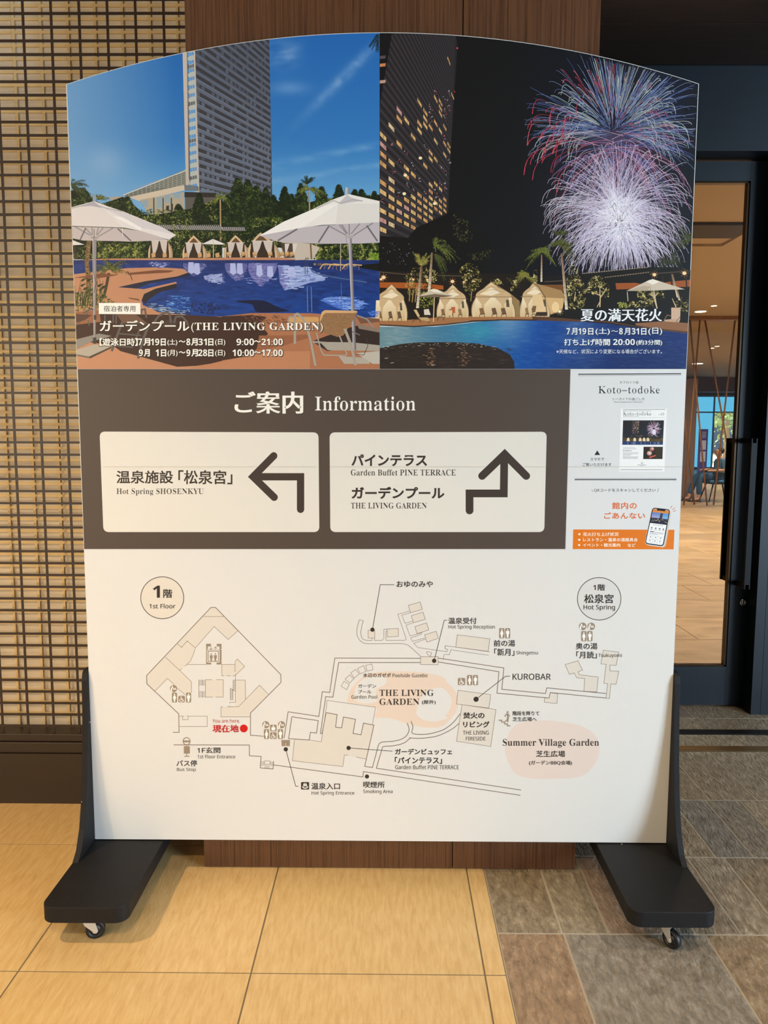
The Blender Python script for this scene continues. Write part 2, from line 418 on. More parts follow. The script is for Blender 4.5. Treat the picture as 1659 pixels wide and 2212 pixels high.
# recessed ceiling lights of the hall
lamp_m = mat('lamp_glow', (255, 240, 205), 0.5, emit=(255, 236, 200), es=6.0)
ring_m = mat('lamp_ring', (225, 215, 195), 0.4)
for (u, v, r, lab) in ((1513, 673, 0.10, 'large round ceiling light in the hall, nearest to the door'), (1542, 660.5, 0.05, 'small round ceiling light in the hall, right of the large one'),
                       (1507, 785.5, 0.16, 'lowest bright ceiling light of the hall, left of the pole crossing'), (1538, 752, 0.055, 'small dim ceiling light of the hall, left one of a close pair'),
                       (1549, 748, 0.055, 'small dim ceiling light of the hall, right one of a close pair'), (1491, 685.5, 0.045, 'small ceiling light of the hall at the right edge of the signboard')):
    d = FWD + (u-829.5)/FPX*RGT - (v-1106)/FPX*UPV
    t = (HZ-0.004-EYE)/d.z; P = d*t
    L = thing('ceiling_light', lab, 'ceiling light', (P.x, P.y, HZ), 'recessed hall lights')
    bm = bmesh.new(); lathe(bm, (P.x, P.y, HZ), (0, 0, -1), [(r*1.25, -0.002), (r*1.25, 0.006), (r, 0.008), (r, 0.001)]); obj('ring', bm, ring_m, L)
    bm = bmesh.new(); lathe(bm, (P.x, P.y, HZ), (0, 0, -1), [(r*0.98, -0.001), (r*0.98, 0.0085), (r*0.6, 0.011)]); obj('diffuser', bm, lamp_m, L)

# standing banner in the hall
P0 = at_y(1506, 1019, 25); P1 = at_y(1530, 927, 25)
bn = thing('standing_banner', 'narrow purple standing banner with white panels in front of the hall window', 'banner', ((P0.x+P1.x)/2, 25, 0))
purple = mat('purple_banner', (74, 70, 158), 0.6); pw = mat('banner_white', (190, 205, 240), 0.6)
bm = bmesh.new(); box(bm, (P0.x, 25, 0.06), (P1.x, 25.02, P1.z)); obj('panel', bm, purple, bn)
bm = bmesh.new()
W_ = P1.x-P0.x; Hh_ = P1.z-0.06
for a, c, e in ((0.30, 0.52, 0.22), (0.56, 0.76, 0.22)): box(bm, (P0.x+W_*0.24, 24.994, 0.06+Hh_*a), (P0.x+W_*0.82, 25, 0.06+Hh_*c))
for k in range(4): box(bm, (P0.x+W_*0.35, 24.994, 0.06+Hh_*(0.82+k*0.035)), (P0.x+W_*0.8, 25, 0.06+Hh_*(0.835+k*0.035)))
obj('white_panels', bm, pw, bn)
bm = bmesh.new(); box(bm, (P0.x-0.02, 24.88, 0), (P1.x+0.02, 25.14, 0.06)); obj('base', bm, blackm, bn)
# ------------------------------------------------------------------ armchair and seated person in the hall
def skin(name, pts, edges, rad, m, parent, sub=2, root=0):
    me = bpy.data.meshes.new(name); me.from_pydata([tuple(p) for p in pts], edges, [])
    o = obj(name, me, m, parent)
    md = o.modifiers.new('skin', 'SKIN'); md.use_smooth_shade = True
    sv = me.skin_vertices[0].data
    for i, r in enumerate(rad):
        sv[i].radius = (r, r) if not isinstance(r, tuple) else r
        sv[i].use_root = (i == root)
    sd = o.modifiers.new('subsurf', 'SUBSURF'); sd.levels = sub; sd.render_levels = sub
    return o
CY = 15.9
cp = at_y(1548, 1092, CY); CX = cp.x
ch = thing('armchair', 'black shell armchair with blue seat cushion in the hall behind the glass door', 'chair', (CX, CY, 0))
chair_m = mat('black_chair', (16, 20, 24), 0.4); cush_m = mat('blue_cushion', (70, 128, 176), 0.8)
def J(x, y, z): return Vector((CX+x, CY+y, z))
bm = bmesh.new()
# curved slatted backrest on the right side, person faces left
for k in range(9):
    z0 = 0.46+k*0.042; hw = 0.27*math.sqrt(max(0.05, 1-((z0-0.42)/0.45)**2))
    n = 8
    for i in range(n):
        a0 = -1+2*i/n; a1 = -1+2*(i+1)/n
        f = lambda a: (0.21-0.10*a*a+0.02*(z0-0.46), a*hw)
        (xa, ya), (xb, yb) = f(a0), f(a1)
        vs = [bm.verts.new(J(xa, ya, z0)), bm.verts.new(J(xb, yb, z0)), bm.verts.new(J(xb, yb, z0+0.03)), bm.verts.new(J(xa, ya, z0+0.03))]
        vt = [bm.verts.new(v.co+Vector((0.018, 0, 0))) for v in vs]
        bm.faces.new(vs[::-1]); bm.faces.new(vt)
        for q in range(4): bm.faces.new((vs[q], vs[(q+1) % 4], vt[(q+1) % 4], vt[q]))
obj('backrest', bm, chair_m, ch)
for s in (-1, 1):
    bm = bmesh.new(); cyl(bm, J(0.16, s*0.25, 0.46), J(0.13, s*0.27, 0.62), 0.02, n=8); cyl(bm, J(0.14, s*0.27, 0.62), J(-0.22, s*0.26, 0.60), 0.024, n=8); cyl(bm, J(-0.18, s*0.26, 0.60), J(-0.16, s*0.24, 0.42), 0.018, n=8)
    obj('armrest', bm, chair_m, ch)
bm = bmesh.new(); box(bm, J(-0.24, -0.25, 0.37), J(0.22, 0.25, 0.40)); bevel(obj('seat_frame', bm, chair_m, ch), 0.01)
bm = bmesh.new(); box(bm, J(-0.25, -0.24, 0.401), J(0.2, 0.24, 0.455)); bevel(obj('seat_cushion', bm, cush_m, ch), 0.02, 3)
for sx in (-1, 1):
    for sy in (-1, 1):
        bm = bmesh.new(); cyl(bm, J(sx*0.17, sy*0.17, 0.37), J(sx*0.27, sy*0.24, 0.0), 0.017, 0.011, 8); obj('leg', bm, chair_m, ch)

skin_m = mat('skin', (206, 160, 132), 0.6); jean_m = mat('blue_jeans', (54, 92, 130), 0.85); shirt_m = mat('slate_blue_shirt', (92, 132, 168), 0.85)
hair_m = mat('dark_hair', (26, 22, 20), 0.6); sandal_m = mat('dark_sandal', (50, 36, 30), 0.7)
pr = thing('person', 'person in blue shirt, jeans and sandals sitting in the black armchair facing left', 'person', (CX-0.15, CY, 0))
def Q(x, y, z): return (CX+x, CY+y, z)
pts = [Q(0.0, 0, 0.53), Q(0.03, 0, 0.68), Q(0.05, 0, 0.86), Q(0.02, 0, 0.925), Q(-0.005, 0, 0.97), Q(-0.02, 0, 1.045), Q(-0.02, 0, 1.10)]
edg = [(i, i+1) for i in range(6)]; rad = [(0.15, 0.11), (0.13, 0.10), (0.15, 0.10), 0.052, 0.058, 0.088, 0.068]
def limb(start, chain, rs):
    b = len(pts); pts.extend(chain); rad.extend(rs); edg.append((start, b))
    for i in range(len(chain)-1): edg.append((b+i, b+i+1))
    return b+len(chain)-1
feet = []
for s in (-1, 1):
    limb(0, [Q(-0.08, s*0.10, 0.53), Q(-0.42, s*0.13, 0.53), Q(-0.44, s*0.13, 0.40), Q(-0.49-0.05*s, s*0.13, 0.10), Q(-0.50-0.05*s, s*0.13, 0.055), Q(-0.66-0.05*s, s*0.14, 0.035)], [0.085, 0.062, 0.056, 0.038, 0.035, 0.028])
    h = limb(2, [Q(0.05, s*0.17, 0.85), Q(0.03, s*0.23, 0.66), Q(-0.18, s*0.22, 0.65), Q(-0.23, s*0.21, 0.65)], [0.05, 0.04, 0.028, 0.026])
    for k in range(4):
        limb(h, [Q(-0.28, s*(0.185+0.018*k), 0.652), Q(-0.31-0.008*(k in (1, 2)), s*(0.185+0.018*k), 0.638)], [0.009, 0.007])
    limb(h, [Q(-0.25, s*0.18, 0.66), Q(-0.28, s*0.165, 0.655)], [0.010, 0.008])
body = skin('body', pts, edg, rad, skin_m, pr)
skin('shirt', [Q(0.0, 0, 0.52), Q(0.03, 0, 0.68), Q(0.05, 0, 0.86), Q(0.035, 0, 0.91), Q(0.05, -0.17, 0.85), Q(0.03, -0.23, 0.68), Q(0.05, 0.17, 0.85), Q(0.03, 0.23, 0.68)],
     [(0, 1), (1, 2), (2, 3), (2, 4), (4, 5), (2, 6), (6, 7)], [(0.165, 0.125), (0.145, 0.115), (0.165, 0.115), 0.07, 0.06, 0.052, 0.06, 0.052], shirt_m, pr)
jp = [Q(0.0, 0, 0.53)]; je = []; jr = [(0.16, 0.12)]
for s in (-1, 1):
    b = len(jp); jp += [Q(-0.08, s*0.10, 0.53), Q(-0.42, s*0.13, 0.53), Q(-0.445, s*0.13, 0.40), Q(-0.485-0.05*s, s*0.13, 0.13)]
    jr += [0.096, 0.074, 0.068, 0.058]; je += [(0, b), (b, b+1), (b+1, b+2), (b+2, b+3)]
skin('jeans', jp, je, jr, jean_m, pr)
for s in (-1, 1):
    bm = bmesh.new(); bmesh.ops.create_uvsphere(bm, u_segments=10, v_segments=6, radius=0.018, matrix=Matrix.Translation(Q(-0.01, s*0.088, 1.03)) @ Matrix.Diagonal((0.8, 0.5, 1.3, 1))); obj('ear', bm, skin_m, pr)
    bm = bmesh.new(); bmesh.ops.create_uvsphere(bm, u_segments=8, v_segments=6, radius=0.009, matrix=Matrix.Translation(Q(-0.098, s*0.03, 1.05))); obj('eye', bm, hair_m, pr)
bm = bmesh.new(); prism(bm, [(CX-0.095, 1.05), (CX-0.125, 1.018), (CX-0.093, 1.012)], CY-0.012, CY+0.012, 'y'); obj('nose', bm, skin_m, pr)
bm = bmesh.new(); box(bm, (CX-0.102, CY-0.022, 0.990), (CX-0.090, CY+0.022, 0.997)); obj('mouth', bm, mat('lips', (150, 80, 74), 0.6), pr)
skin('hair', [Q(0.035, 0, 0.99), Q(0.02, 0, 1.06), Q(-0.005, 0, 1.115)], [(0, 1), (1, 2)], [0.078, 0.100, 0.082], hair_m, pr)
for s in (-1, 1):
    bm = bmesh.new(); prism(bm, [(CX-0.70-0.05*s, CY+s*0.14-0.045), (CX-0.46-0.05*s, CY+s*0.13-0.038), (CX-0.44-0.05*s, CY+s*0.13), (CX-0.46-0.05*s, CY+s*0.13+0.038), (CX-0.70-0.05*s, CY+s*0.14+0.045), (CX-0.73-0.05*s, CY+s*0.14)], 0.0, 0.018, 'z')
    box(bm, (CX-0.64-0.05*s, CY+s*0.14-0.046, 0.018), (CX-0.60-0.05*s, CY+s*0.14+0.046, 0.07))
    obj('sandal', bm, sandal_m, pr)

# ------------------------------------------------------------------ the information board
BX0, BX1, BY, BT = -0.9165, 0.8610, 2.219, 0.030
BZ0, BZS, BZP = 0.118, 2.3555, 2.492          # bottom, shoulder, arch crown
BXC = (BX0+BX1)/2; half = (BX1-BX0)/2; sag = BZP-BZS; AR = (half*half+sag*sag)/(2*sag)
def arch(x): return BZP-AR+math.sqrt(AR*AR-(x-BXC)**2)
SEAM = at_y(830, 1008, BY).z
board = thing('information_board', 'wide arch-topped white information board with two photos and a floor map on black caster feet', 'signboard', (BXC, 2.234, 0))
panel_m = mat('white_board_panel', (216, 215, 212), 0.42, spec=0.35)
foot_m = noise_mat('black_painted_board', [(0.3, (20, 19, 20)), (0.7, (25, 24, 25))], 30, rough=0.6, spec=0.3, bump=0.06, bscale=160)
def add_flecks(m):
    nt, N, Lk, b = nodes(m)
    v = N.new('ShaderNodeTexVoronoi'); v.inputs['Scale'].default_value = 14
    tc = N.new('ShaderNodeTexCoord'); Lk.new(tc.outputs['Object'], v.inputs['Vector'])
    lt = N.new('ShaderNodeMath'); lt.operation = 'LESS_THAN'; lt.inputs[1].default_value = 0.035
    Lk.new(v.outputs['Distance'], lt.inputs[0])
    mx = N.new('ShaderNodeMix'); mx.data_type = 'RGBA'
    src = b.inputs['Base Color'].links[0].from_socket
    Lk.new(lt.outputs[0], mx.inputs[0]); Lk.new(src, mx.inputs[6]); mx.inputs[7].default_value = L3((190, 186, 180))
    Lk.new(mx.outputs[2], b.inputs['Base Color'])
add_flecks(foot_m)
n = 72
top = [(BX1+(BX0-BX1)*i/n, arch(BX1+(BX0-BX1)*i/n)) for i in range(n+1)]
bm = bmesh.new(); prism(bm, [(BX0, SEAM+0.0003)]+[(BX1, SEAM+0.0003)]+top, BY, BY+BT); obj('upper_panel', bm, panel_m, board)
bm = bmesh.new(); prism(bm, [(BX0, BZ0), (BX1, BZ0), (BX1, SEAM-0.0003), (BX0, SEAM-0.0003)], BY, BY+BT); obj('lower_panel', bm, panel_m, board)
PADT, PADB = 0.115, 0.070
for (x0, x1) in ((-0.9345, -0.702), (0.645, 0.879)):
    bm = bmesh.new(); prism(bm, rrect(x0, 1.882, x1, 2.560, 0.034, 8), PADB, PADT, 'z')
    bevel(obj('foot', bm, foot_m, board), 0.0025, 2)
prof = [(2.090, 0.1152), (2.118, 0.137), (2.146, 0.19), (2.163, 0.25), (2.177, 0.32), (2.188, 0.40), (2.197, 0.48), (2.203, 0.56), (2.206, 0.63), (2.212, 0.652), (2.222, 0.660)]
full = prof+[(2*2.236-y, z) for y, z in prof[::-1]]
for x0, x1 in ((BX0-0.0175, BX0-0.0003), (BX1+0.0003, BX1+0.0175)):
    bm = bmesh.new(); prism(bm, full, x0, x1, 'x'); bevel(obj('side_bracket', bm, foot_m, board), 0.0012, 2)
steel_m = mat('zinc_fork', (214, 212, 206), 0.35, metal=0.55); rubber_m = mat('black_wheel', (18, 18, 20), 0.45)
def caster(x, y, yaw):
    M = Matrix.Translation((x, y, 0)) @ Matrix.Rotation(yaw, 4, 'Z')
    R, Wd, off = 0.0255, 0.020, 0.015
    bm = bmesh.new()
    box(bm, (-0.024, -0.020, 0.0672), (0.024, 0.020, 0.0698))
    cyl(bm, (0, 0, 0.0610), (0, 0, 0.0672), 0.017, n=20)
    box(bm, (-0.017, -0.0125, 0.0585), (0.017, 0.0125, 0.0610))
    for s in (-1, 1):
        ys = sorted((s*0.0112, s*0.0126))
        P = [(-0.017, 0.0600), (0.017, 0.0600), (0.016, 0.050), (off+0.0075, R)]
        P += [(off+0.0075*math.cos(a), R+0.0075*math.sin(a)) for a in [-i*PI/6 for i in range(1, 6)]]
        P += [(off-0.0075, R), (-0.012, 0.046)]
        prism(bm, P, ys[0], ys[1], 'y')
    cyl(bm, (off, -0.0150, R), (off, 0.0150, R), 0.0042, n=12)
    bm.transform(M); f = bevel(obj('caster', bm, steel_m, board), 0.0004, 1)
    bm = bmesh.new()
    lathe(bm, (off, -Wd/2, R), (0, 1, 0), [(0.006, 0), (0.012, 0.001), (0.0135, 0.0035), (0.016, 0.0035), (0.018, 0.0008), (R-0.002, 0.0008), (R, 0.004), (R, Wd-0.004), (R-0.002, Wd-0.0008), (0.018, Wd-0.0008), (0.016, Wd-0.0035), (0.0135, Wd-0.0035), (0.012, Wd-0.001), (0.006, Wd)], 36)
    bm.transform(M); obj('caster_wheel', bm, rubber_m, f)
caster(-0.818, 1.922, math.radians(16)); caster(0.757, 1.916, math.radians(-56))
caster(-0.815, 2.50, math.radians(60)); caster(0.757, 2.50, math.radians(100))
# ------------------------------------------------------------------ printing on the board: coloured film, layer upon layer
print_m = mat('printed_film', (255, 255, 255), 0.45, spec=0.3)
nt, N, Lk, b = nodes(print_m)
a = N.new('ShaderNodeAttribute'); a.attribute_name = 'ink'; Lk.new(a.outputs[0], b.inputs['Base Color'])
RINV = [RGT, UPV, FWD]
def bxy(u, v):
    d = FWD + (u-829.5)/FPX*RGT - (v-1106)/FPX*UPV
    t = BY/d.y
    return d.x*t, d.z*t+EYE
DEPTH = [0.0003, 0.0003]         # depth of the current layer, deepest layer used
def up(k=0.000004):
    DEPTH[0] = max(DEPTH[0], DEPTH[1])+k; DEPTH[1] = DEPTH[0]
def new_sheet(): DEPTH[0] = DEPTH[1] = 0.0003
def K(ox, oy, s):
    def f(*p):
        return [(ox+p[i]/s, oy+p[i+1]/s) for i in range(0, len(p), 2)]
    return f
def inpoly(p, poly):
    x, y = p; c = False; n = len(poly)
    for i in range(n):
        x1, y1 = poly[i]; x2, y2 = poly[i-1]
        if (y1 > y) != (y2 > y) and x < (x2-x1)*(y-y1)/(y2-y1)+x1: c = not c
    return c
def clipconv(poly, clip):
    out = poly; n = len(clip)
    for i in range(n):
        ax, ay = clip[i]; bx_, by_ = clip[(i+1) % n]
        inp = out; out = []
        if not inp: return []
        sd = lambda p: (bx_-ax)*(p[1]-ay)-(by_-ay)*(p[0]-ax)
        for j in range(len(inp)):
            p = inp[j]; q = inp[j-1]; sp = sd(p); sq = sd(q)
            if (sp >= 0) != (sq >= 0):
                t = sq/(sq-sp); out.append((q[0]+(p[0]-q[0])*t, q[1]+(p[1]-q[1])*t))
            if sp >= 0: out.append(p)
    return out
def smooth(P, n=5, closed=True):
    out = []; m = len(P)
    for i in range(m if closed else m-1):
        g = (lambda k: P[k % m]) if closed else (lambda k: P[max(0, min(m-1, k))])
        p0, p1, p2, p3 = [Vector(g(i+k)) for k in (-1, 0, 1, 2)]
        for k in range(n):
            t = k/n; out.append(tuple(0.5*((2*p1)+(p2-p0)*t+(2*p0-5*p1+4*p2-p3)*t*t+(3*p1-p0-3*p2+p3)*t**3)))
    if not closed: out.append(tuple(P[-1]))
    return out
class Ink:
    def __init__(s, clip=None): s.v = []; s.f = []; s.c = []; s.clip = clip; s.j = 0; s.loose = False
    def _d(s):
        s.j = (s.j+1) % 16
        if not s.loose: return DEPTH[0]
        d = DEPTH[0]+s.j*3e-7; DEPTH[1] = max(DEPTH[1], d)
        return d
    def raw(s, pts, cols):
        b = len(s.v); d = s._d()
        for (u, v), c in zip(pts, cols):
            x, z = bxy(u, v); s.v.append((x, BY-d, z)); s.c.append(L3(c))
        s.f.append(tuple(range(b, b+len(pts))))
    def poly(s, pts, col, layer=True):
        s.loose = not layer
        if layer: up(2e-6)
        tri = tessellate_polygon([[Vector((p[0], p[1], 0)) for p in pts]])
        for t in tri:
            T = [pts[i] for i in t]
            if s.clip and not all(inpoly(p, s.clip) for p in T):
                a = (T[1][0]-T[0][0])*(T[2][1]-T[0][1])-(T[1][1]-T[0][1])*(T[2][0]-T[0][0])
                T = clipconv(T, s.clip)
                if len(T) < 3: continue
            s.raw(T, [col]*len(T))
    def quad(s, pts, col):
        """small convex shape, no new layer, dropped when it crosses the clip"""
        if s.clip and not all(inpoly(p, s.clip) for p in pts): return
        s.loose = True; s.raw(pts, [col]*len(pts))
    def grad(s, pts, cols, n=10):
        """4 corners (tl,tr,br,bl) with corner colours"""
        s.loose = False; up(2e-6)
        def L(a, b_, t): return tuple(x+(y-x)*t for x, y in zip(a, b_))
        b = len(s.v); d = s._d()
        for j in range(n+1):
            for i in range(n+1):
                p = L(L(pts[0], pts[1], i/n), L(pts[3], pts[2], i/n), j/n); c = L(L(cols[0], cols[1], i/n), L(cols[3], cols[2], i/n), j/n)
                x, z = bxy(*p); s.v.append((x, BY-d, z)); s.c.append(L3(c))
        for j in range(n):
            for i in range(n): k = b+j*(n+1)+i; s.f.append((k, k+1, k+n+2, k+n+1))
    def grid(s, xl, xr, yt, yb, nx, ny, fn):
        """xl(v), xr(v): side edges; yt(u): top edge; yb: bottom; fn(u,v)->rgb"""
        s.loose = False; up(); b = len(s.v); d = s._d()
        for j in range(ny+1):
            for i in range(nx+1):
                t = i/nx; u = xl(yb)+(xr(yb)-xl(yb))*t
                v = 0
                for _ in range(4):
                    v0 = yt(u); v = v0+(yb-v0)*j/ny; u = xl(v)+(xr(v)-xl(v))*t
                x, z = bxy(u, v); s.v.append((x, BY-d, z)); s.c.append(L3([max(0, min(255, q)) for q in fn(u, v)]))
        for j in range(ny):
            for i in range(nx): k = b+j*(nx+1)+i; s.f.append((k, k+1, k+nx+2, k+nx+1))
    def line(s, pts, w, col, w1=None, closed=False, layer=True, cols=None):
        s.loose = not layer
        if layer: up(2e-6)
        P = [Vector(p) for p in pts]; n = len(P)
        if closed: P = P+[P[0]]; n += 1
        L = []; R = []
        for i in range(n):
            d0 = (P[i]-P[i-1]) if i > 0 else (P[1]-P[0])
            d1 = (P[i+1]-P[i]) if i < n-1 else (P[i]-P[i-1])
            if closed and i in (0, n-1): d0 = P[n-1]-P[n-2]; d1 = P[1]-P[0]
            d0 = d0.normalized(); d1 = d1.normalized()
            m = d0+d1
            if m.length < 1e-4: m = d1
            m.normalize(); nr = Vector((-m.y, m.x)); k = max(0.45, nr.dot(Vector((-d1.y, d1.x))))
            ww = w if w1 is None else w+(w1-w)*i/(n-1)
            L.append(P[i]+nr*ww/2/k); R.append(P[i]-nr*ww/2/k)
        for i in range(n-1):
            T = [tuple(L[i]), tuple(L[i+1]), tuple(R[i+1]), tuple(R[i])]
            if s.clip and not all(inpoly(p, s.clip) for p in T): continue
            if cols: s.raw(T, [cols[i], cols[i+1], cols[i+1], cols[i]])
            else: s.raw(T, [col]*4)
    def dash(s, pts, w, col, on=3.0, off=2.0):
        for a, c in zip(pts, pts[1:]):
            a = Vector(a); c = Vector(c); l = (c-a).length; d = (c-a)/l; t = 0
            while t < l: s.line([a+d*t, a+d*min(t+on, l)], w, col, layer=False); t += on+off
    def ell(s, cx, cy, rx, ry, col, n=28):
        s.poly([(cx+rx*math.cos(2*PI*i/n), cy+ry*math.sin(2*PI*i/n)) for i in range(n)], col)
    def ring(s, cx, cy, r, w, col, n=56, ry=None):
        ry = ry or r
        s.line([(cx+r*math.cos(2*PI*i/n), cy+ry*math.sin(2*PI*i/n)) for i in range(n)], w, col, closed=True)
    def leaves(s, poly, n, a, b_, pal, el=0.45, ang=None, layer=True):
        if layer: up()
        xs = [p[0] for p in poly]; ys = [p[1] for p in poly]
        x0, x1, y0, y1 = min(xs), max(xs), min(ys), max(ys); k = 0; tries = 0
        while k < n and tries < n*20:
            tries += 1
            p = (random.uniform(x0, x1), random.uniform(y0, y1))
            if not inpoly(p, poly): continue
            k += 1
            r = random.uniform(a, b_); t = random.uniform(0, 2*PI) if ang is None else random.gauss(ang, 0.35)
            c, q = math.cos(t)*r, math.sin(t)*r; e = el
            col = random.choice(pal); j = random.uniform(0.8, 1.18)
            s.quad([(p[0]+c, p[1]+q), (p[0]-q*e, p[1]+c*e), (p[0]-c, p[1]-q), (p[0]+q*e, p[1]-c*e)], tuple(min(255, z*j) for z in col))
    def canopy(s, poly, n, a, b_, tones, scale=14, up_light=0.25):
        """leaves whose tone follows clumps: tones run dark to light"""
        from mathutils import noise
        up(); xs = [p[0] for p in poly]; ys = [p[1] for p in poly]
        x0, x1, y0, y1 = min(xs), max(xs), min(ys), max(ys); k = 0; tries = 0
        while k < n and tries < n*20:
            tries += 1
            p = (random.uniform(x0, x1), random.uniform(y0, y1))
            if not inpoly(p, poly): continue
            k += 1
            q = 0.5+0.75*noise.noise(Vector((p[0]/scale, p[1]/scale, 1.7)))+0.45*noise.noise(Vector((p[0]/4.5, p[1]/4.5, 7.7)))+random.gauss(0, 0.13)
            col = tones[max(0, min(len(tones)-1, int(q*len(tones))))]
            r = random.uniform(a, b_); t = random.uniform(0, 2*PI); c, w_ = math.cos(t)*r, math.sin(t)*r; e = 0.5; j = random.uniform(0.88, 1.12)
            s.quad([(p[0]+c, p[1]+w_), (p[0]-w_*e, p[1]+c*e), (p[0]-c, p[1]-w_), (p[0]+w_*e, p[1]-c*e)], tuple(min(255, z*j) for z in col))
    def frond(s, x, y, ang, ln, droop, pal, w=1.0, leaf_l=5.0, n=11):
        """one palm frond: an arched rib with leaflets hanging from it"""
        prev = None
        for i in range(n+1):
            t = i/n
            p = (x+math.cos(ang)*ln*t, y+math.sin(ang)*ln*t+droop*t*t)
            if prev:
                col = random.choice(pal)
                s.line([prev, p], w, col, layer=False)
                for sg in (-1, 1):
                    a2 = math.atan2(p[1]-prev[1], p[0]-prev[0])+sg*random.uniform(0.6, 1.0)
                    l2 = leaf_l*(0.5+math.sin(PI*min(1, t+0.1)))*random.uniform(0.6, 1.0)
                    q = (p[0]+math.cos(a2)*l2, p[1]+math.sin(a2)*l2+l2*0.35)
                    s.line([p, q], w*0.9, random.choice(pal), w1=0.3, layer=False)
            prev = p
    # ---- lettering
    def text(s, body, box_, col, style='', bold=(0, 0), sp=1.0, thin=None):
        up(3e-6)
        vs, fs, nr = glyphs(body, style, sp)
        if not vs: return
        V = [(x+nx*bold[0], y+ny*bold[1]) for (x, y), (nx, ny) in zip(vs, nr)]
        xs = [p[0] for p in V]; ys = [p[1] for p in V]
        x0, x1, y0, y1 = min(xs), max(xs), min(ys), max(ys)
        u0, v0, u1, v1 = box_
        b = len(s.v); d = DEPTH[0]; c = L3(col)
        for x, y in V:
            X, Z = bxy(u0+(x-x0)/(x1-x0)*(u1-u0), v1-(y-y0)/(y1-y0)*(v1-v0)); s.v.append((X, BY-d, Z)); s.c.append(c)
        for f in fs: s.f.append(tuple(b+i for i in f))
    def build(s, name, parent):
        me = bpy.data.meshes.new(name); me.from_pydata(s.v, [], s.f)
        ca = me.color_attributes.new('ink', 'FLOAT_COLOR', 'POINT')
        flat = [q for c in s.c for q in c]
        ca.data.foreach_set('color', flat)
        # every face towards the viewer
        o = obj(name, me, print_m, parent)
        bm = bmesh.new(); bm.from_mesh(me)
        for f in bm.faces:
            f.normal_update()
            if f.normal.y > 0: f.normal_flip()
        bm.to_mesh(me); bm.free()
        return o
GC = {}
def styled(t, style):
    if not style: return t
    o = ''
    caps, low, dig = {'serif': (0x1D400, 0x1D41A, 0x1D7CE), 'sans': (0x1D5A0, 0x1D5BA, 0x1D7E2), 'bold': (0x1D5D4, 0x1D5EE, 0x1D7EC)}[style]
    for c in t:
        if 'A' <= c <= 'Z': o += chr(caps+ord(c)-65)
        elif 'a' <= c <= 'z': o += chr(low+ord(c)-97)
        elif '0' <= c <= '9': o += chr(dig+ord(c)-48)
        else: o += c
    return o
def glyphs(body, style, sp):
    key = (body, style, sp)
    if key in GC: return GC[key]
    cu = bpy.data.curves.new('lettering', 'FONT'); cu.body = styled(body, style); cu.size = 1.0; cu.space_character = sp; cu.resolution_u = 4
    to = bpy.data.objects.new('lettering', cu); COL.objects.link(to)
    dg = bpy.context.evaluated_depsgraph_get()
    me = bpy.data.meshes.new_from_object(to.evaluated_get(dg))
    bpy.data.objects.remove(to); bpy.data.curves.remove(cu)
    vs = [(v.co.x, v.co.y) for v in me.vertices]; fs = [tuple(p.vertices) for p in me.polygons]
    cnt = {}
    for f in fs:
        ar = sum(vs[f[i-1]][0]*vs[f[i]][1]-vs[f[i]][0]*vs[f[i-1]][1] for i in range(len(f)))
        g = f if ar > 0 else f[::-1]
        for i in range(len(g)):
            e = (g[i-1], g[i]); cnt.setdefault(tuple(sorted(e)), []).append(e)
    nr = [[0.0, 0.0] for _ in vs]; nb = [[] for _ in vs]
    for es in cnt.values():
        if len(es) == 1:
            a, b = es[0]; dx = vs[b][0]-vs[a][0]; dy = vs[b][1]-vs[a][1]; l = math.hypot(dx, dy) or 1
            for k in (a, b): nb[k].append((dy/l, -dx/l))
    for i, q in enumerate(nb):
        if not q: continue
        x = sum(p[0] for p in q); y = sum(p[1] for p in q); l = math.hypot(x, y)
        if l < 1e-6: continue
        x /= l; y /= l; k = max(0.6, x*q[0][0]+y*q[0][1]); nr[i] = [x/k, y/k]
    bpy.data.meshes.remove(me)
    GC[key] = (vs, fs, nr)
    return GC[key]
def boldall(b): return (b, b)
# ------------------------------------------------------------------ left photo on the board: hotel tower and pool by day
def ang(u, v): return math.atan2(v, u)
def Ledge(v): return 143+0.03799*(v-183)+1.6
def Redge(v): return 1510-0.04324*(v-180)-1.6
_ar = []
for i in range(97):
    x = BX0+(BX1-BX0)*i/96; z = arch(x)-0.0016
    q = Vector((x, BY, z-EYE)); a, b_, c = q.dot(RGT), q.dot(UPV), q.dot(FWD)
    _ar.append((829.5+FPX*a/c, 1106-FPX*b_/c))
def Top(u):
    for (a, b_), (c, d) in zip(_ar, _ar[1:]):
        if a <= u <= c: return b_+(d-b_)*(u-a)/(c-a)
    return _ar[0][1] if u < _ar[0][0] else _ar[-1][1]
SPLIT, PBOT = 820.0, 797.0
def hull(pts):
    P = sorted(set((round(a, 4), round(b_, 4)) for a, b_ in pts))
    def half(Q):
        h = []
        for p in Q:
            while len(h) > 1 and (h[-1][0]-h[-2][0])*(p[1]-h[-2][1])-(h[-1][1]-h[-2][1])*(p[0]-h[-2][0]) <= 0: h.pop()
            h.append(p)
        return h[:-1]
    return half(P)+half(P[::-1])
def cliploop(u0, u1):
    t = [p for p in _ar if u0 < p[0] < u1]
    pts = [(u0, Top(u0))] if u0 > 500 else [(Ledge(Top(150)), Top(150))]
    pts += [p for p in t if p[0] > pts[0][0]]
    if u1 > 1000: pts += [(Redge(182), 182.5), (Redge(PBOT), PBOT)]
    else: pts += [(u1, Top(u1)), (u1, PBOT)]
    pts += [(u0, PBOT)] if u0 > 500 else [(Ledge(PBOT), PBOT)]
    return hull(pts)
def fnoise(u, v, s):
    from mathutils import noise
    return noise.fractal(Vector((u/s, v/s, 3.1)), 1.0, 2.0, 4)
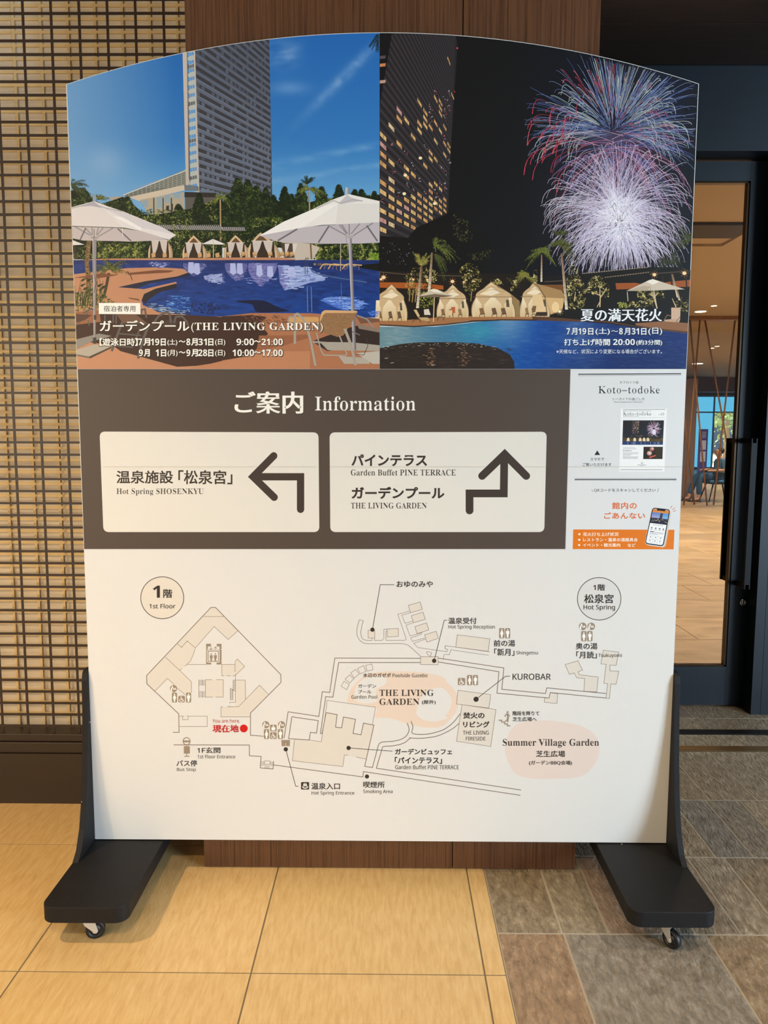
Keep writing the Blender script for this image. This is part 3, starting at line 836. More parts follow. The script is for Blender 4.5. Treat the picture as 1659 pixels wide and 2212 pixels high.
def mixc(a, b_, t):
    t = max(0, min(1, t)); return tuple(x+(y-x)*t for x, y in zip(a, b_))
def gothic(xm, hw, yb, yt, k=2.3, n=9, lean=0):
    L = []; R = []
    for i in range(n+1):
        t = i/n; h = hw*(1-t**k)*(1+0.05*math.sin(PI*min(1, t*1.4))); y = yb+(yt-yb)*t
        L.append((xm+lean*t-h, y)); R.append((xm+lean*t+h, y))
    return L+R[::-1][1:]
A = K(130, 60, 4.74); B = K(480, 60, 4.74); C4 = K(130, 400, 4.74); D4 = K(480, 400, 4.74)
new_sheet()
day = Ink(cliploop(140, SPLIT))
def sky(u, v):
    c = mixc((36, 102, 176), (58, 128, 192), (v-80)/330)
    c = mixc(c, (112, 170, 212), max(0, (v-290)/150)**1.6)
    if u < 420:
        t = max(0, 1-(u-145)/230)
        c = mixc(c, (132, 172, 208), 0.75*t**0.8)
        g = math.exp(-((u-228)/40)**2-((v-350)/34)**2); c = mixc(c, (168, 192, 220), 0.38*g)
    else:
        # wisps of cloud
        a = (u-660)-(v-250)*-0.98
        t = math.exp(-(((u-675)+(v-235)*0.98)/15)**2)*math.exp(-((v-165)/75)**2)
        c = mixc(c, (150, 178, 216), 0.62*t*(0.8+0.5*fnoise(u, v, 18)))
        t = math.exp(-((u-612)/34)**2-((v-118)/30)**2); c = mixc(c, (140, 170, 212), 0.6*t*(0.7+0.8*fnoise(u+v*0.6, v*2, 40)))
        t = math.exp(-((u-625)/40)**2-((v-190)/14)**2); c = mixc(c, (128, 165, 212), 0.5*t)
        t = math.exp(-(((v-348)+(u-640)*0.2)/8)**2)+math.exp(-(((v-372)+(u-720)*0.16)/7)**2); c = mixc(c, (140, 180, 216), 0.35*t*(0.6+fnoise(u, v*3, 50)))
    return c
day.grid(Ledge, lambda v: SPLIT, Top, 470, 110, 90, sky)
# --- tower
def clip_tower(poly): return clipconv(poly, day.clip)
day.poly(clip_tower([(394, 95), (422, 95), (431, 418), (402, 403)]), (196, 184, 172))
day.poly(clip_tower([(403.5, 95), (407.5, 95), (411.5, 402), (408, 402)]), (104, 92, 88))
n = 34
for i in range(n):
    v0 = 104+i*8.9; v1 = v0+8.9
    xa = lambda v: 405+(v-110)*0.022; xb = lambda v: 419+(v-110)*0.026
    for k in range(3):
        t0, t1 = k/3, (k+0.86)/3
        col = (86, 150, 208) if i % 2 else (176, 190, 186)
        if i % 9 == 4: col = (92, 108, 110)
        P = [(xa(v0)+(xb(v0)-xa(v0))*t0, v0+1.5-k*1.2), (xa(v0)+(xb(v0)-xa(v0))*t1, v0+1.2-k*1.2), (xa(v1)+(xb(v1)-xa(v1))*t1, v1-k*1.2), (xa(v1)+(xb(v1)-xa(v1))*t0, v1-k*1.2)]
        P = clip_tower(P)
        if len(P) > 2: day.poly(P, col, layer=(k == 0))
day.line([(420, 107.5), (429.5, 413)], 1.6, (206, 200, 190))
day.poly(clip_tower([(421, 90), (581.5, 80), (588, 425), (431, 420)]), (58, 58, 64))
VX, VY = 1076, 559
def tl(y0, x):  # line of a floor that passes (421,y0), at column x
    return y0+(VY-y0)*(x-421)/(VX-421)
y = -130.0; i = 0
while y < 425:
    st = 18.6-2.4*max(0, min(1, (y-110)/300))
    P = []
    for (a, o_) in ((0.0, 0), (0.44, 1)):
        pass
    hi, lo = y, y+st*0.5
    k0 = 0.03*max(0, y-100)
    P = [(421+k0*0.03, tl(hi, 421)), (585, tl(hi, 585)), (585, tl(lo, 585)), (421+k0*0.03, tl(lo, 421))]
    # facade clip: right edge leans
    fc = [(421, 90), (581.5, 80), (588, 425), (431, 420)]
    Q2 = clipconv(clipconv(P, fc), day.clip)
    sh = 0.5+0.5*max(0, min(1, (y+60)/380))
    if len(Q2) > 2:
        day.poly(Q2, mixc((66, 72, 86), (98, 106, 122), sh))
        d0 = clipconv(clipconv([(421, tl(hi, 421)), (585, tl(hi, 585)), (585, tl(hi+st*0.1, 585)), (421, tl(hi+st*0.1, 421))], fc), day.clip)
        if len(d0) > 2: day.poly(d0, (118, 126, 142) if y > 150 else (80, 86, 100))
    # windows between the bands
    x = 424.0
    while x < 586:
        wx = 11.5-5.0*(x-421)/165
        a0, a1 = y+st*0.55, y+st*0.96
        W = [(x, tl(a0, x)), (x+wx*0.62, tl(a0, x+wx*0.62)), (x+wx*0.62, tl(a1, x+wx*0.62)), (x, tl(a1, x))]
        lit = random.random()
        if lit < 0.30+0.4*max(0, min(1, (y-60)/300)):
            W = clipconv(clipconv(W, fc), day.clip)
            if len(W) > 2: day.poly(W, mixc((64, 68, 80), (126, 134, 150), random.uniform(0.1, 0.75)*(0.4+0.6*max(0, min(1, y/350)))), layer=False)
        x += wx
    y += st; i += 1
# --- low wing with glazed roof
day.poly(A(645,1715, 1285,1450, 1290,1610, 830,1765, 700,1730), (112, 116, 108))
up()
for k in range(15):
    t = k/14; x = 660+625*t
    day.line(A(x, 1715-265*t*0.98, x, 1720-85*t+20), 0.8, (176, 172, 156), layer=False)
for k in range(1, 8):
    day.line(A(1285, 1455+k*20, 1285-620*(1-k/9), 1455+k*20+250*(1-k/9)*0.78), 0.7, (176, 172, 156), layer=False)
day.line(A(645,1715, 1285,1462), 2.0, (210, 208, 200)); day.line(A(1285,1450, 1330,1610), 2.2, (200, 190, 178))
day.poly(A(500,1735, 640,1725, 640,1800, 520,1775), (168, 160, 146))
day.poly(A(700,1735, 1270,1610, 1275,1665, 810,1775), (206, 190, 168))
day.poly(A(1270,1610, 1415,1622, 1420,1672, 1275,1668), (110, 118, 124))
day.poly(A(1440,1640, 1659,1700, 1659,1740, 1440,1680), (104, 118, 132))
day.poly(C4(820,150, 1270,70, 1275,300, 1100,320, 900,290), (176, 164, 142))
for x0, x1, y0, y1 in ((850,900,160,220), (990,1045,125,235), (1070,1130,110,180), (1160,1235,85,135), (920,960,240,285), (1085,1115,215,260), (1140,1155,195,260)):
    day.poly(C4(x0,y0, x1,y0-8, x1,y1, x0,y1), (146, 164, 172) if x1-x0 > 30 else (58, 54, 50))
for x in (960, 1055, 1140): day.line(C4(x,130, x,300), 2.4, (62, 58, 52))
day.poly(C4(1280,90, 1600,90, 1600,330, 1285,330), (92, 88, 82)); day.poly(C4(1275,70, 1600,80, 1600,125, 1275,125), (52, 46, 42))
# --- planting
DK = [(24, 34, 18), (34, 46, 22), (20, 28, 16), (42, 54, 26)]
MD = [(58, 74, 34), (76, 92, 42), (46, 60, 28), (96, 108, 52), (36, 48, 24)]
LT = [(120, 128, 58), (150, 152, 76), (104, 116, 52), (92, 100, 46), (176, 172, 100)]
TONES = [(16, 24, 12), (24, 36, 18), (34, 48, 22), (46, 62, 28), (62, 80, 36), (84, 98, 46), (110, 120, 58), (146, 150, 80)]
DARKT = [(14, 22, 12), (20, 32, 16), (28, 42, 20), (36, 52, 26), (48, 64, 32), (62, 78, 38)]
def bush(ink, poly, n, a, b_, pals, base=(28, 38, 20)):
    ink.poly(poly, base)
    for p, k in pals: ink.leaves(poly, int(n*k), a, b_, p)
def conifer(ink, cx, top, bot, w, tones):
    P = [(cx, top)]; k = top+3; sd = []
    while k < bot:
        r = w*(0.10+0.90*((k-top)/(bot-top))**0.8); sd.append((k, r)); k += 4
    Lp = [(cx-r*random.uniform(0.75, 1.15), k+random.uniform(-1, 1)) for k, r in sd]; Rp = [(cx+r*random.uniform(0.75, 1.15), k+random.uniform(-1, 1)) for k, r in sd]
    poly = P+Rp+Lp[::-1]
    up(); ink.poly(poly, tones[1])
    ink.canopy(poly, int(len(sd)*w*0.9), 1.0, 2.6, tones, 10)
    up()
    for k, r in sd:
        for sg in (-1, 1): ink.line([(cx+sg*r*0.5, k), (cx+sg*r*1.12, k-2.2)], 1.5, random.choice(tones[1:4]), w1=0.3, layer=False)
# far tree wall behind the pool
PW = C4(100,60, 250,20, 330,140, 420,190, 560,150, 640,120, 720,170, 860,300, 1000,300, 1180,270, 1400,230, 1659,110, 1659,760, 100,760)
day.poly(PW, (22, 32, 16)); day.canopy(PW, 5200, 1.0, 2.8, TONES)
PW = D4(0,290, 60,230, 150,180, 250,150, 330,190, 400,260, 470,170, 560,230, 640,200, 760,190, 860,180, 960,170, 1080,140, 1300,110, 1612,100, 1612,800, 1000,800, 900,640, 0,640)
day.poly(PW, (20, 30, 16)); day.canopy(PW, 5600, 1.0, 2.8, TONES)
for cx, tp, bt, ww, tn in ((492, 420, 500, 30, DARKT), (590, 420, 500, 30, DARKT), (430, 416, 500, 26, DARKT), (555, 400, 500, 34, TONES[:6]), (514, 384, 505, 40, TONES[:6]), (535, 388, 505, 38, TONES[:6]), (574, 404, 500, 26, DARKT), (615, 402, 480, 24, DARKT), (650, 395, 470, 24, TONES[:6]), (695, 402, 470, 28, TONES[:7]), (732, 398, 470, 24, DARKT), (766, 408, 450, 18, DARKT), (781, 408, 450, 20, DARKT), (809, 412, 450, 15, DARKT), (386, 440, 500, 26, DARKT), (275, 424, 490, 32, TONES[:7]), (630, 418, 480, 28, DARKT), (248, 436, 480, 20, TONES[1:7])):
    conifer(day, cx, tp, bt, ww, tn)
HL = TONES[3:]
day.canopy(D4(350,330, 620,330, 620,420, 300,430), 200, 1.0, 2.4, HL, 8)
day.canopy(D4(960,170, 1250,130, 1250,200, 900,260), 160, 1.0, 2.4, HL, 8)
day.canopy(C4(620,250, 1350,250, 1350,400, 820,400), 500, 1.0, 2.4, TONES[2:], 9)
day.canopy(C4(390,600, 880,600, 880,740, 390,750), 600, 1.2, 2.8, TONES[2:]+[(170, 166, 84)], 9)
day.canopy(D4(930,640, 1612,590, 1612,770, 940,760), 800, 1.2, 3.0, TONES[1:]+[(170, 166, 84)], 10)
day.canopy(D4(1500,700, 1612,690, 1612,780, 1510,780), 140, 1.4, 3.2, [(100, 130, 40), (124, 150, 48), (150, 170, 66)], 8)
# palm crown at the left edge
up()
for k in range(16): day.frond(153, 402, random.uniform(-1.5, 0.5), random.uniform(20, 44), random.uniform(10, 26), [(44, 56, 34), (62, 74, 42), (90, 100, 60)], 1.0, 5, 9)
for k in range(9): day.frond(215, 432, random.uniform(-2.8, -0.3), random.uniform(14, 24), 9, LT+MD, 1.0, 5, 8)
# two slim palms
for (cx, cy, by, R) in ((476, 430, 520, 30), (668, 410, 462, 32)):
    day.line([(cx, cy), (cx+1, by)], 3.0, (172, 146, 104))
    up()
    for k in range(14): day.frond(cx, cy, random.uniform(-PI, 0.15), random.uniform(R*0.5, R), random.uniform(8, 26), [(120, 128, 60), (86, 98, 46), (150, 150, 78), (60, 74, 36)], 0.9, 5, 9)
up()
for k in range(9): day.frond(663, 398, -PI/2+random.uniform(-0.8, 0.8), random.uniform(16, 28), 4, [(34, 48, 32), (46, 60, 40)], 0.9, 4, 8)
for k in range(7): day.frond(826, 62, PI/2+random.uniform(0.1, 0.75), random.uniform(30, 48), 3, [(28, 44, 44), (46, 62, 56)], 0.9, 5, 9)
# tiled roof behind
day.poly(C4(960,405, 1659,425, 1659,465, 1020,450), (96, 92, 90)); up()
for k in range(34):
    x = 975+k*20; day.line(C4(x,408, x+28,460), 1.4, (176, 172, 168), layer=False)
day.poly(D4(0,428, 230,432, 240,470, 0,465), (96, 92, 90)); up()
for k in range(12): day.line(D4(k*20,430, k*20+14,468), 1.4, (176, 172, 168), layer=False)
day.leaves(C4(1130,420, 1300,330, 1340,520, 1160,560), 130, 1.2, 2.6, LT+MD); day.leaves(C4(1450,470, 1659,470, 1659,540, 1450,540), 90, 1, 2.5, MD)
# --- pool deck and water
TC = (190, 136, 102)
day.poly(C4(130,770, 480,752, 1659,745, 1659,800, 1200,778, 560,775, 140,830), TC)
day.poly(D4(0,742, 560,738, 900,770, 1010,810, 1612,880, 1612,1010, 1480,985, 1180,940, 1000,905, 900,850, 880,828, 600,800, 400,782, 0,785), (186, 132, 100))
NV = (24, 44, 98)
def water(u, v):
    t = (v-562)/110
    c = mixc((34, 50, 108), (20, 62, 140), t)
    c = mixc(c, (60, 96, 170), 0.5*max(0, fnoise(u*0.4, v*2.6, 9)))
    c = mixc(c, (14, 28, 66), 0.6*max(0, fnoise(u*0.6+90, v*2, 22)))
    return c
wp = C4(130,835, 560,775, 1200,775, 1659,790)+D4(400,785, 600,802, 880,830, 905,870, 1000,910, 1180,945, 1480,990, 1612,1020, 1612,1370, 1380,1340, 900,1310, 300,1310, 0,1345)+C4(1500,1335, 1330,1320, 1050,1290, 850,1230, 820,1180, 900,1060, 1190,1000, 590,1046, 600,1040, 1010,968, 1330,890, 1300,858, 1010,842, 700,850, 130,915)
day.grid(Ledge, lambda v: 819.6, lambda u: 562, 686, 130, 50, water)
DKB = (30, 26, 32)
# orange-brown deck in front of the water and the peninsula
day.poly(C4(130,915, 450,875, 700,850, 1010,842, 1250,856, 1335,885, 1330,905, 1200,935, 870,985, 590,1046, 860,1065, 1190,990, 1195,1010, 980,1060, 860,1120, 835,1180, 850,1230, 1000,1290, 1250,1325, 1500,1345, 1659,1345, 1659,1896, 175,1896), TC)
day.poly(D4(0,1345, 300,1310, 900,1312, 1380,1345, 1612,1372, 1612,1890, 0,1890), (172, 114, 80))
day.poly(C4(1330,890, 1332,925, 1150,962, 900,1012, 780,1060, 600,1044, 870,985, 1200,935), (34, 40, 58))
day.poly(C4(1190,1008, 1194,1050, 1010,1100, 900,1180, 870,1215, 835,1180, 860,1115, 980,1060), (40, 36, 42))
day.poly(C4(1000,1300, 870,1220, 880,1205, 1040,1240, 1330,1290, 1330,1330, 1150,1318), (30, 50, 96))
up()
for k in range(46):
    x = random.uniform(880, 1300); yv = 1205+(x-880)*0.2+random.uniform(0, 60); day.line(C4(x,yv, x+random.uniform(20, 80),yv+random.uniform(-2, 6)), 0.9, random.choice([(150, 180, 216), (90, 140, 200), (200, 214, 230)]), layer=False)
for k in range(70):
    x = random.uniform(1080, 1310); yv = random.uniform(1130, 1290); day.line(C4(x,yv, x+random.uniform(15, 50),yv+2), 1.2, random.choice([(70, 130, 206), (120, 170, 220), (44, 96, 180)]), layer=False)
# reflections of the cabanas
WH = [(150, 166, 214), (120, 140, 200), (178, 190, 226), (96, 112, 176)]
def refl(poly, n, pal, ln=10):
    up()
    xs = [p[0] for p in poly]; ys = [p[1] for p in poly]; k = 0
    while k < n:
        p = (random.uniform(min(xs), max(xs)), random.uniform(min(ys), max(ys)))
        if not inpoly(p, poly): k += 0.2; continue
        l = random.uniform(ln*0.4, ln); day.line([p, (p[0]+l, p[1]+random.uniform(-0.5, 0.5))], random.uniform(0.8, 1.8), random.choice(pal), layer=False); k += 1
def rarch(Kf, x0, x1, ya, yb, col, lean=0):
    f = lambda P: Kf(*[q for p in P for q in p])
    xm = (x0+x1)/2; P = gothic(xm, (x1-x0)/2, ya, yb, lean=lean)
    day.poly(f(P), col)
    ink = [(p[0], p[1]) for p in f(P)]
    refl(ink, int((x1-x0)*0.35), [mixc(col, (30, 50, 110), 0.5), mixc(col, (200, 206, 236), 0.4), col], 8)
LV = (96, 98, 156)
rarch(D4, 30, 255, 800, 985, LV); rarch(D4, 272, 560, 800, 1040, (112, 112, 172), -20); rarch(C4, 1260, 1480, 800, 935, (86, 92, 150)); rarch(C4, 905, 1120, 790, 850, (70, 78, 140))
day.poly(D4(570,820, 880,845, 1060,950, 1040,975, 900,1000, 720,1060, 640,1078, 600,1010), (150, 166, 214)); day.poly(D4(575,830, 700,850, 690,1000, 640,1070, 590,1000), (120, 122, 182))
for Kf, cx, yv in ((D4, 110, 850), (D4, 180, 850), (D4, 380, 870), (D4, 490, 880), (D4, 660, 880), (D4, 715, 890), (C4, 1340, 840), (C4, 1400, 850)): day.poly(Kf(cx-26,yv-50, cx+26,yv-50, cx+36,yv+50, cx+8,yv+70, cx-30,yv+50), (176, 184, 226))
refl(D4(570,820, 880,840, 1060,950, 960,1010, 640,1090, 590,1000), 130, [(150, 170, 220), (176, 192, 232), (70, 96, 170), (186, 200, 236)], 14)
refl(D4(40,930, 560,960, 440,1040, 340,1030, 200,1000), 60, [(130, 140, 200), (50, 70, 140)], 10)
day.poly(C4(1470,930, 1659,905, 1659,1000, 1560,1000, 1480,965), (150, 160, 206)); refl(C4(1470,920, 1659,900, 1659,1010, 1500,1005), 50, WH+[(40, 60, 130)], 9); refl(C4(900,790, 1100,790, 1060,840, 930,840), 24, WH, 6)
day.poly(D4(1005,1180, 1060,1150, 1180,1140, 1330,1160, 1450,1195, 1440,1235, 1330,1255, 1260,1285, 1180,1262, 1080,1215), (70, 108, 196))
refl(D4(1000,1180, 1080,1140, 1300,1150, 1450,1200, 1440,1250, 1260,1290, 1180,1240), 150, [(90, 130, 214), (120, 160, 230), (64, 106, 196), (170, 196, 240)], 16)
refl(D4(1480,1290, 1612,1280, 1612,1350, 1500,1340), 40, [(90, 130, 214), (60, 110, 200)], 9)
for x in (870, 912): day.line(D4(x,1040, x+6,1300), 1.6, (96, 130, 190)); 
day.line(D4(1218,1000, 1224,1280), 1.3, (76, 108, 176))
day.poly(smooth(D4(140,1195, 260,1178, 430,1185, 520,1225, 600,1262, 690,1288, 560,1300, 380,1302, 330,1270, 300,1220)), (20, 26, 56))
day.canopy(C4(1330,1210, 1480,1190, 1600,1200, 1659,1260, 1560,1320, 1380,1300), 130, 1.0, 3.0, [(18, 24, 52), (22, 30, 62), (28, 40, 84)], 8)
day.line(D4(900,850, 930,890, 1000,915, 1180,950, 1480,995, 1612,1020), 2.6, (74, 98, 140))
# --- cabanas on the far side
def cabana(Kf, x0, x1, yt, yb, lean=0):
    xm = (x0+x1)/2; w_ = x1-x0; hw = w_/2
    f = lambda P: Kf(*[q for p in P for q in p])
    day.poly(f(gothic(xm+w_*0.1, hw*1.0, yb, yt+22, lean=lean)), (176, 150, 118))
    day.poly(f(gothic(xm, hw, yb, yt, lean=lean)), (212, 182, 142)); day.poly(f(gothic(xm+2, hw*0.86, yb, yt+26, lean=lean)), (104, 76, 52))
    ya = yb-(yb-yt)*0.66
    day.poly(f([(x0+w_*0.10, ya), (x1-w_*0.10, ya), (x1-w_*0.07, yb), (x0+w_*0.07, yb)]), (58, 44, 34))
    for s, xa in ((1, x0+w_*0.16), (-1, x1-w_*0.16)):
        day.poly(f([(xa-s*w_*0.02, ya), (xm-s*w_*0.02, ya), (xm-s*w_*0.10, ya+(yb-ya)*0.45), (xa+s*w_*0.16, ya+(yb-ya)*0.72), (xa+s*w_*0.12, yb), (xa+s*w_*0.06, yb)]), (204, 192, 182))
    day.line(f([(x0+w_*0.10, ya), (x1-w_*0.08, ya)]), 1.0, (230, 220, 208))
cabana(C4, 905, 1130, 480, 745); cabana(C4, 1255, 1480, 515, 745)
cabana(D4, 25, 250, 512, 742); cabana(D4, 268, 560, 485, 742, -20)
day.poly(D4(560,570, 900,600, 1000,640, 930,760, 750,770, 700,620), (196, 184, 168)); day.poly(D4(600,590, 735,600, 735,745, 640,745), (80, 64, 52))
for a in ((640, 690), (720, 690)): day.poly(D4(a[0],600, a[0]+50,600, a[0]+20,700, a[0]+6,700), (214, 206, 198))
up()
for x in (45, 190, 310, 470, 590, 690, 640): 
    day.poly(D4(x,690, x+40,680, x+46,720, x+6,735), (206, 164, 112)); day.line(D4(x,735, x+10,715, x+50,720, x+48,742), 1.1, (120, 90, 62))
for x in (935, 1050, 1270, 1410, 1500, 1590): day.poly(C4(x,700, x+38,690, x+44,735, x+4,745), (200, 158, 108)); day.line(C4(x+2,748, x+40,738), 1.4, (96, 72, 52))
# stones under the right hedge, right loungers and ladder
up()
for k in range(60): 
    x = random.uniform(930, 1612); day.quad(D4(x,775+x*0.03, x+16,770+x*0.03, x+22,790+x*0.03, x+6,796+x*0.03), random.choice([(120, 104, 86), (90, 78, 66), (150, 134, 112)]))
day.poly(D4(1380,820, 1612,800, 1612,880, 1420,850), (22, 22, 18))
for x in (1000, 1085, 1230):
    day.line(D4(x,860, x+30,815, x+60,808, x+200,822), 2.2, (214, 176, 124)); day.line(D4(x+45,862, x+55,815), 1.0, (160, 130, 92)); day.line(D4(x+170,870, x+172,824), 1.0, (160, 130, 92))
day.line(D4(850,910, 850,760, 860,745, 866,760), 1.2, (70, 76, 86)); day.line(D4(872,910, 872,760, 880,745, 888,760), 1.2, (70, 76, 86))
day.line(D4(905,600, 915,760), 3.4, (126, 92, 62)); day.line(D4(1212,600, 1212,880), 1.6, (190, 176, 160))
# small umbrellas far off
day.poly(C4(1450,605, 1565,552, 1659,590, 1659,610), (224, 218, 212)); day.line(C4(1568,560, 1570,740), 1.6, (206, 190, 160))
day.poly(D4(0,590, 28,605, 0,612), (224, 218, 212)); day.poly(C4(130,565, 250,610, 130,616), (224, 218, 214)); day.line(C4(150,616, 160,760), 4.5, (60, 52, 42))
# --- near planting on the left
day.line(C4(300,570, 275,800, 290,950, 300,1130), 9.5, (118, 92, 60)); up()
for k in range(90): day.quad([(p[0]+random.uniform(-4, 4), p[1]) for p in C4(*[q for t in [random.random()] for q in (298-20*math.sin(t*3), 575+t*540, 306-20*math.sin(t*3), 580+t*540, 300-20*math.sin(t*3), 590+t*540)])], random.choice([(84, 64, 42), (150, 122, 84)]))
day.line(C4(500,900, 470,1060, 440,1160), 6, (74, 58, 40)); up()
for k in range(20): day.frond(235, 582, random.uniform(-PI-0.3, 0.3), random.uniform(18, 50), random.uniform(6, 28), [(64, 74, 30), (92, 100, 44), (130, 130, 62), (44, 54, 24)], 1.0, 6, 9)
day.line(C4(690,880, 720,920, 740,975), 1.4, (70, 60, 34))
up(); day.leaves(C4(140,1100, 250,1060, 420,1060, 460,1120, 560,1200, 400,1290, 150,1290), 330, 1.4, 3.6, LT+MD+[(40, 46, 22), (30, 34, 18)])
up()
for k in range(26): x = random.uniform(150, 420); day.line(C4(x,1240, x+random.uniform(-40, 60),1060+random.uniform(-110, 60)), 1.6, random.choice([(50, 60, 28), (34, 40, 22), (88, 98, 48)]), w1=0.4, layer=False)
for k in range(10): day.poly(C4(*[q for x, yq in [(random.uniform(200, 420), random.uniform(960, 1100))] for q in (x,yq, x+14,yq-20, x+70,yq-34, x+20,yq+6)]), random.choice([(52, 66, 32), (38, 48, 26)]), layer=False)
# shadows on the deck as they are in the picture
for P in (C4(140,950, 420,905, 600,920, 420,950), C4(690,900, 1000,870, 1170,875, 1120,895, 700,920), C4(690,1150, 800,1165, 820,1185, 720,1165)): day.poly(P, (120, 76, 52))
SH = (64, 42, 34)
day.poly(C4(165,1420, 340,1400, 400,1320, 1300,1330, 1659,1350, 1659,1810, 1400,1850, 1200,1860, 620,1700, 540,1640, 160,1590), SH)
day.poly(D4(0,1345, 300,1330, 460,1350, 380,1420, 470,1520, 350,1680, 270,1750, 0,1795), SH)
day.poly(C4(160,1300, 400,1280, 420,1400, 170,1430), (150, 100, 68))
day.leaves(D4(200,1330, 600,1330, 680,1400, 420,1500), 120, 2, 5, [(120, 78, 56), (150, 98, 68), (90, 60, 46)], el=0.2, ang=0.4)
day.poly(D4(1370,1345, 1612,1370, 1612,1400, 1420,1420), (120, 84, 64))
day.poly(D4(380,1540, 620,1540, 860,1530, 900,1560, 640,1640, 350,1700), (150, 96, 66)); day.poly(D4(920,1600, 1080,1700, 1330,1650, 1612,1700, 1612,1500, 1380,1440, 1300,1460), (52, 40, 36))
day.poly(C4(1240,1900, 1659,1800, 1659,1896), (186, 128, 92)); day.poly(D4(0,1800, 320,1740, 600,1700, 900,1700, 900,1890, 0,1890), (186, 128, 92))
# stone slabs under the umbrellas
SL = (176, 166, 150)
day.poly(C4(165,1580, 400,1520, 530,1545, 330,1600, 165,1680), (140, 134, 126)); day.poly(C4(160,1690, 350,1630, 520,1655, 300,1755, 165,1730), SL); day.poly(C4(165,1730, 300,1757, 310,1775, 165,1745), (110, 102, 92)); day.poly(C4(300,1755, 520,1655, 528,1668, 308,1775), (74, 66, 58))
day.line(C4(165,1685, 390,1610), 1.4, (60, 54, 48))
day.poly(D4(1000,1605, 1330,1610, 1612,1640, 1612,1700, 1080,1690), (168, 160, 146)); day.poly(D4(1190,1750, 1500,1770, 1510,1830, 1250,1830), SL); day.poly(D4(1370,1720, 1612,1700, 1612,1830, 1540,1830), (188, 180, 166)); day.line(D4(1080,1690, 1612,1705), 1.4, (70, 62, 54)); day.line(D4(1250,1832, 1612,1834), 1.6, (90, 80, 70))
# --- left loungers (dark tubes)
GRB = (96, 90, 86)
day.poly(C4(580,1325, 780,1325, 900,1420, 860,1500, 640,1410), (112, 84, 66)); day.poly(C4(640,1410, 900,1420, 1180,1370, 1200,1420, 1000,1470, 700,1480), (74, 58, 50))
for P, ww in ((C4(830,1330, 835,1275, 870,1270, 885,1360), 3.6), (C4(960,1410, 1010,1340, 1090,1300, 1125,1320, 1135,1410), 4.6), (C4(1170,1410, 1185,1350, 1250,1345, 1300,1400, 1310,1440), 4), (C4(640,1400, 600,1500, 530,1700), 5), (C4(900,1460, 850,1580, 800,1775), 5.4), (C4(600,1520, 830,1540), 3), (C4(820,1470, 780,1560), 3), (C4(520,1640, 740,1660, 760,1600), 3), (C4(165,1410, 240,1310, 330,1260), 3.4), (C4(170,1440, 290,1300), 2), (C4(290,1380, 300,1440), 2.4), (C4(545,1325, 545,1410), 3), (C4(575,1325, 575,1420), 3), (C4(460,1330, 460,1390), 3)): day.line(P, ww, GRB)
day.poly(C4(165,1320, 330,1330, 250,1385, 165,1410), (90, 64, 52))
# --- the two big umbrellas
def umb_l():
    day.poly(C4(118,425, 600,440, 830,470, 1110,490, 1130,560, 1100,566, 900,572, 720,580, 600,575, 240,568, 120,545), (196, 184, 182))
    for P in (C4(160,430, 310,515), C4(255,435, 330,515), C4(445,435, 380,515), C4(545,440, 390,530), C4(330,430, 332,510), C4(395,432, 375,510)): day.line(P, 2.4, (150, 142, 142))
    for P in (C4(590,445, 730,575), C4(940,485, 1110,560), C4(265,440, 205,565)): day.line(P, 3.0, (116, 108, 110))
    day.poly(C4(104,232, 350,165, 500,222, 640,268, 830,345, 1040,430, 1190,512, 1120,556, 1100,556, 830,470, 650,436, 100,418), (226, 220, 218))
    day.poly(C4(104,232, 350,165, 375,172, 450,245, 640,432, 100,418), (222, 214, 210)); day.poly(C4(540,318, 640,330, 840,420, 830,470, 600,350), (240, 236, 232))
    day.poly(C4(450,240, 620,268, 960,400, 1180,508, 840,440, 640,330), (212, 206, 208)); day.poly(C4(170,225, 350,168, 430,235, 320,215), (180, 174, 184)); day.line(C4(120,238, 330,190, 480,240, 640,270), 2.0, (176, 168, 172))
    day.poly(C4(338,95, 368,92, 374,165, 334,165), (140, 158, 172))
    day.grad(C4(333,560, 376,560, 366,1610, 345,1610), [(206, 198, 196), (120, 114, 114), (110, 104, 104), (176, 170, 168)], 6)
    day.poly(C4(315,525, 395,525, 390,552, 320,552), (168, 160, 158)); day.line(C4(350,450, 345,900, 372,1000, 348,1100), 1.0, (60, 54, 52))
    day.poly(C4(345,1330, 375,1330, 372,1380, 348,1380), (70, 64, 64)); day.poly(C4(338,1560, 372,1560, 370,1625, 340,1625), (66, 60, 58))
    day.line(C4(640,440, 642,530), 1.2, (226, 220, 216))
umb_l()
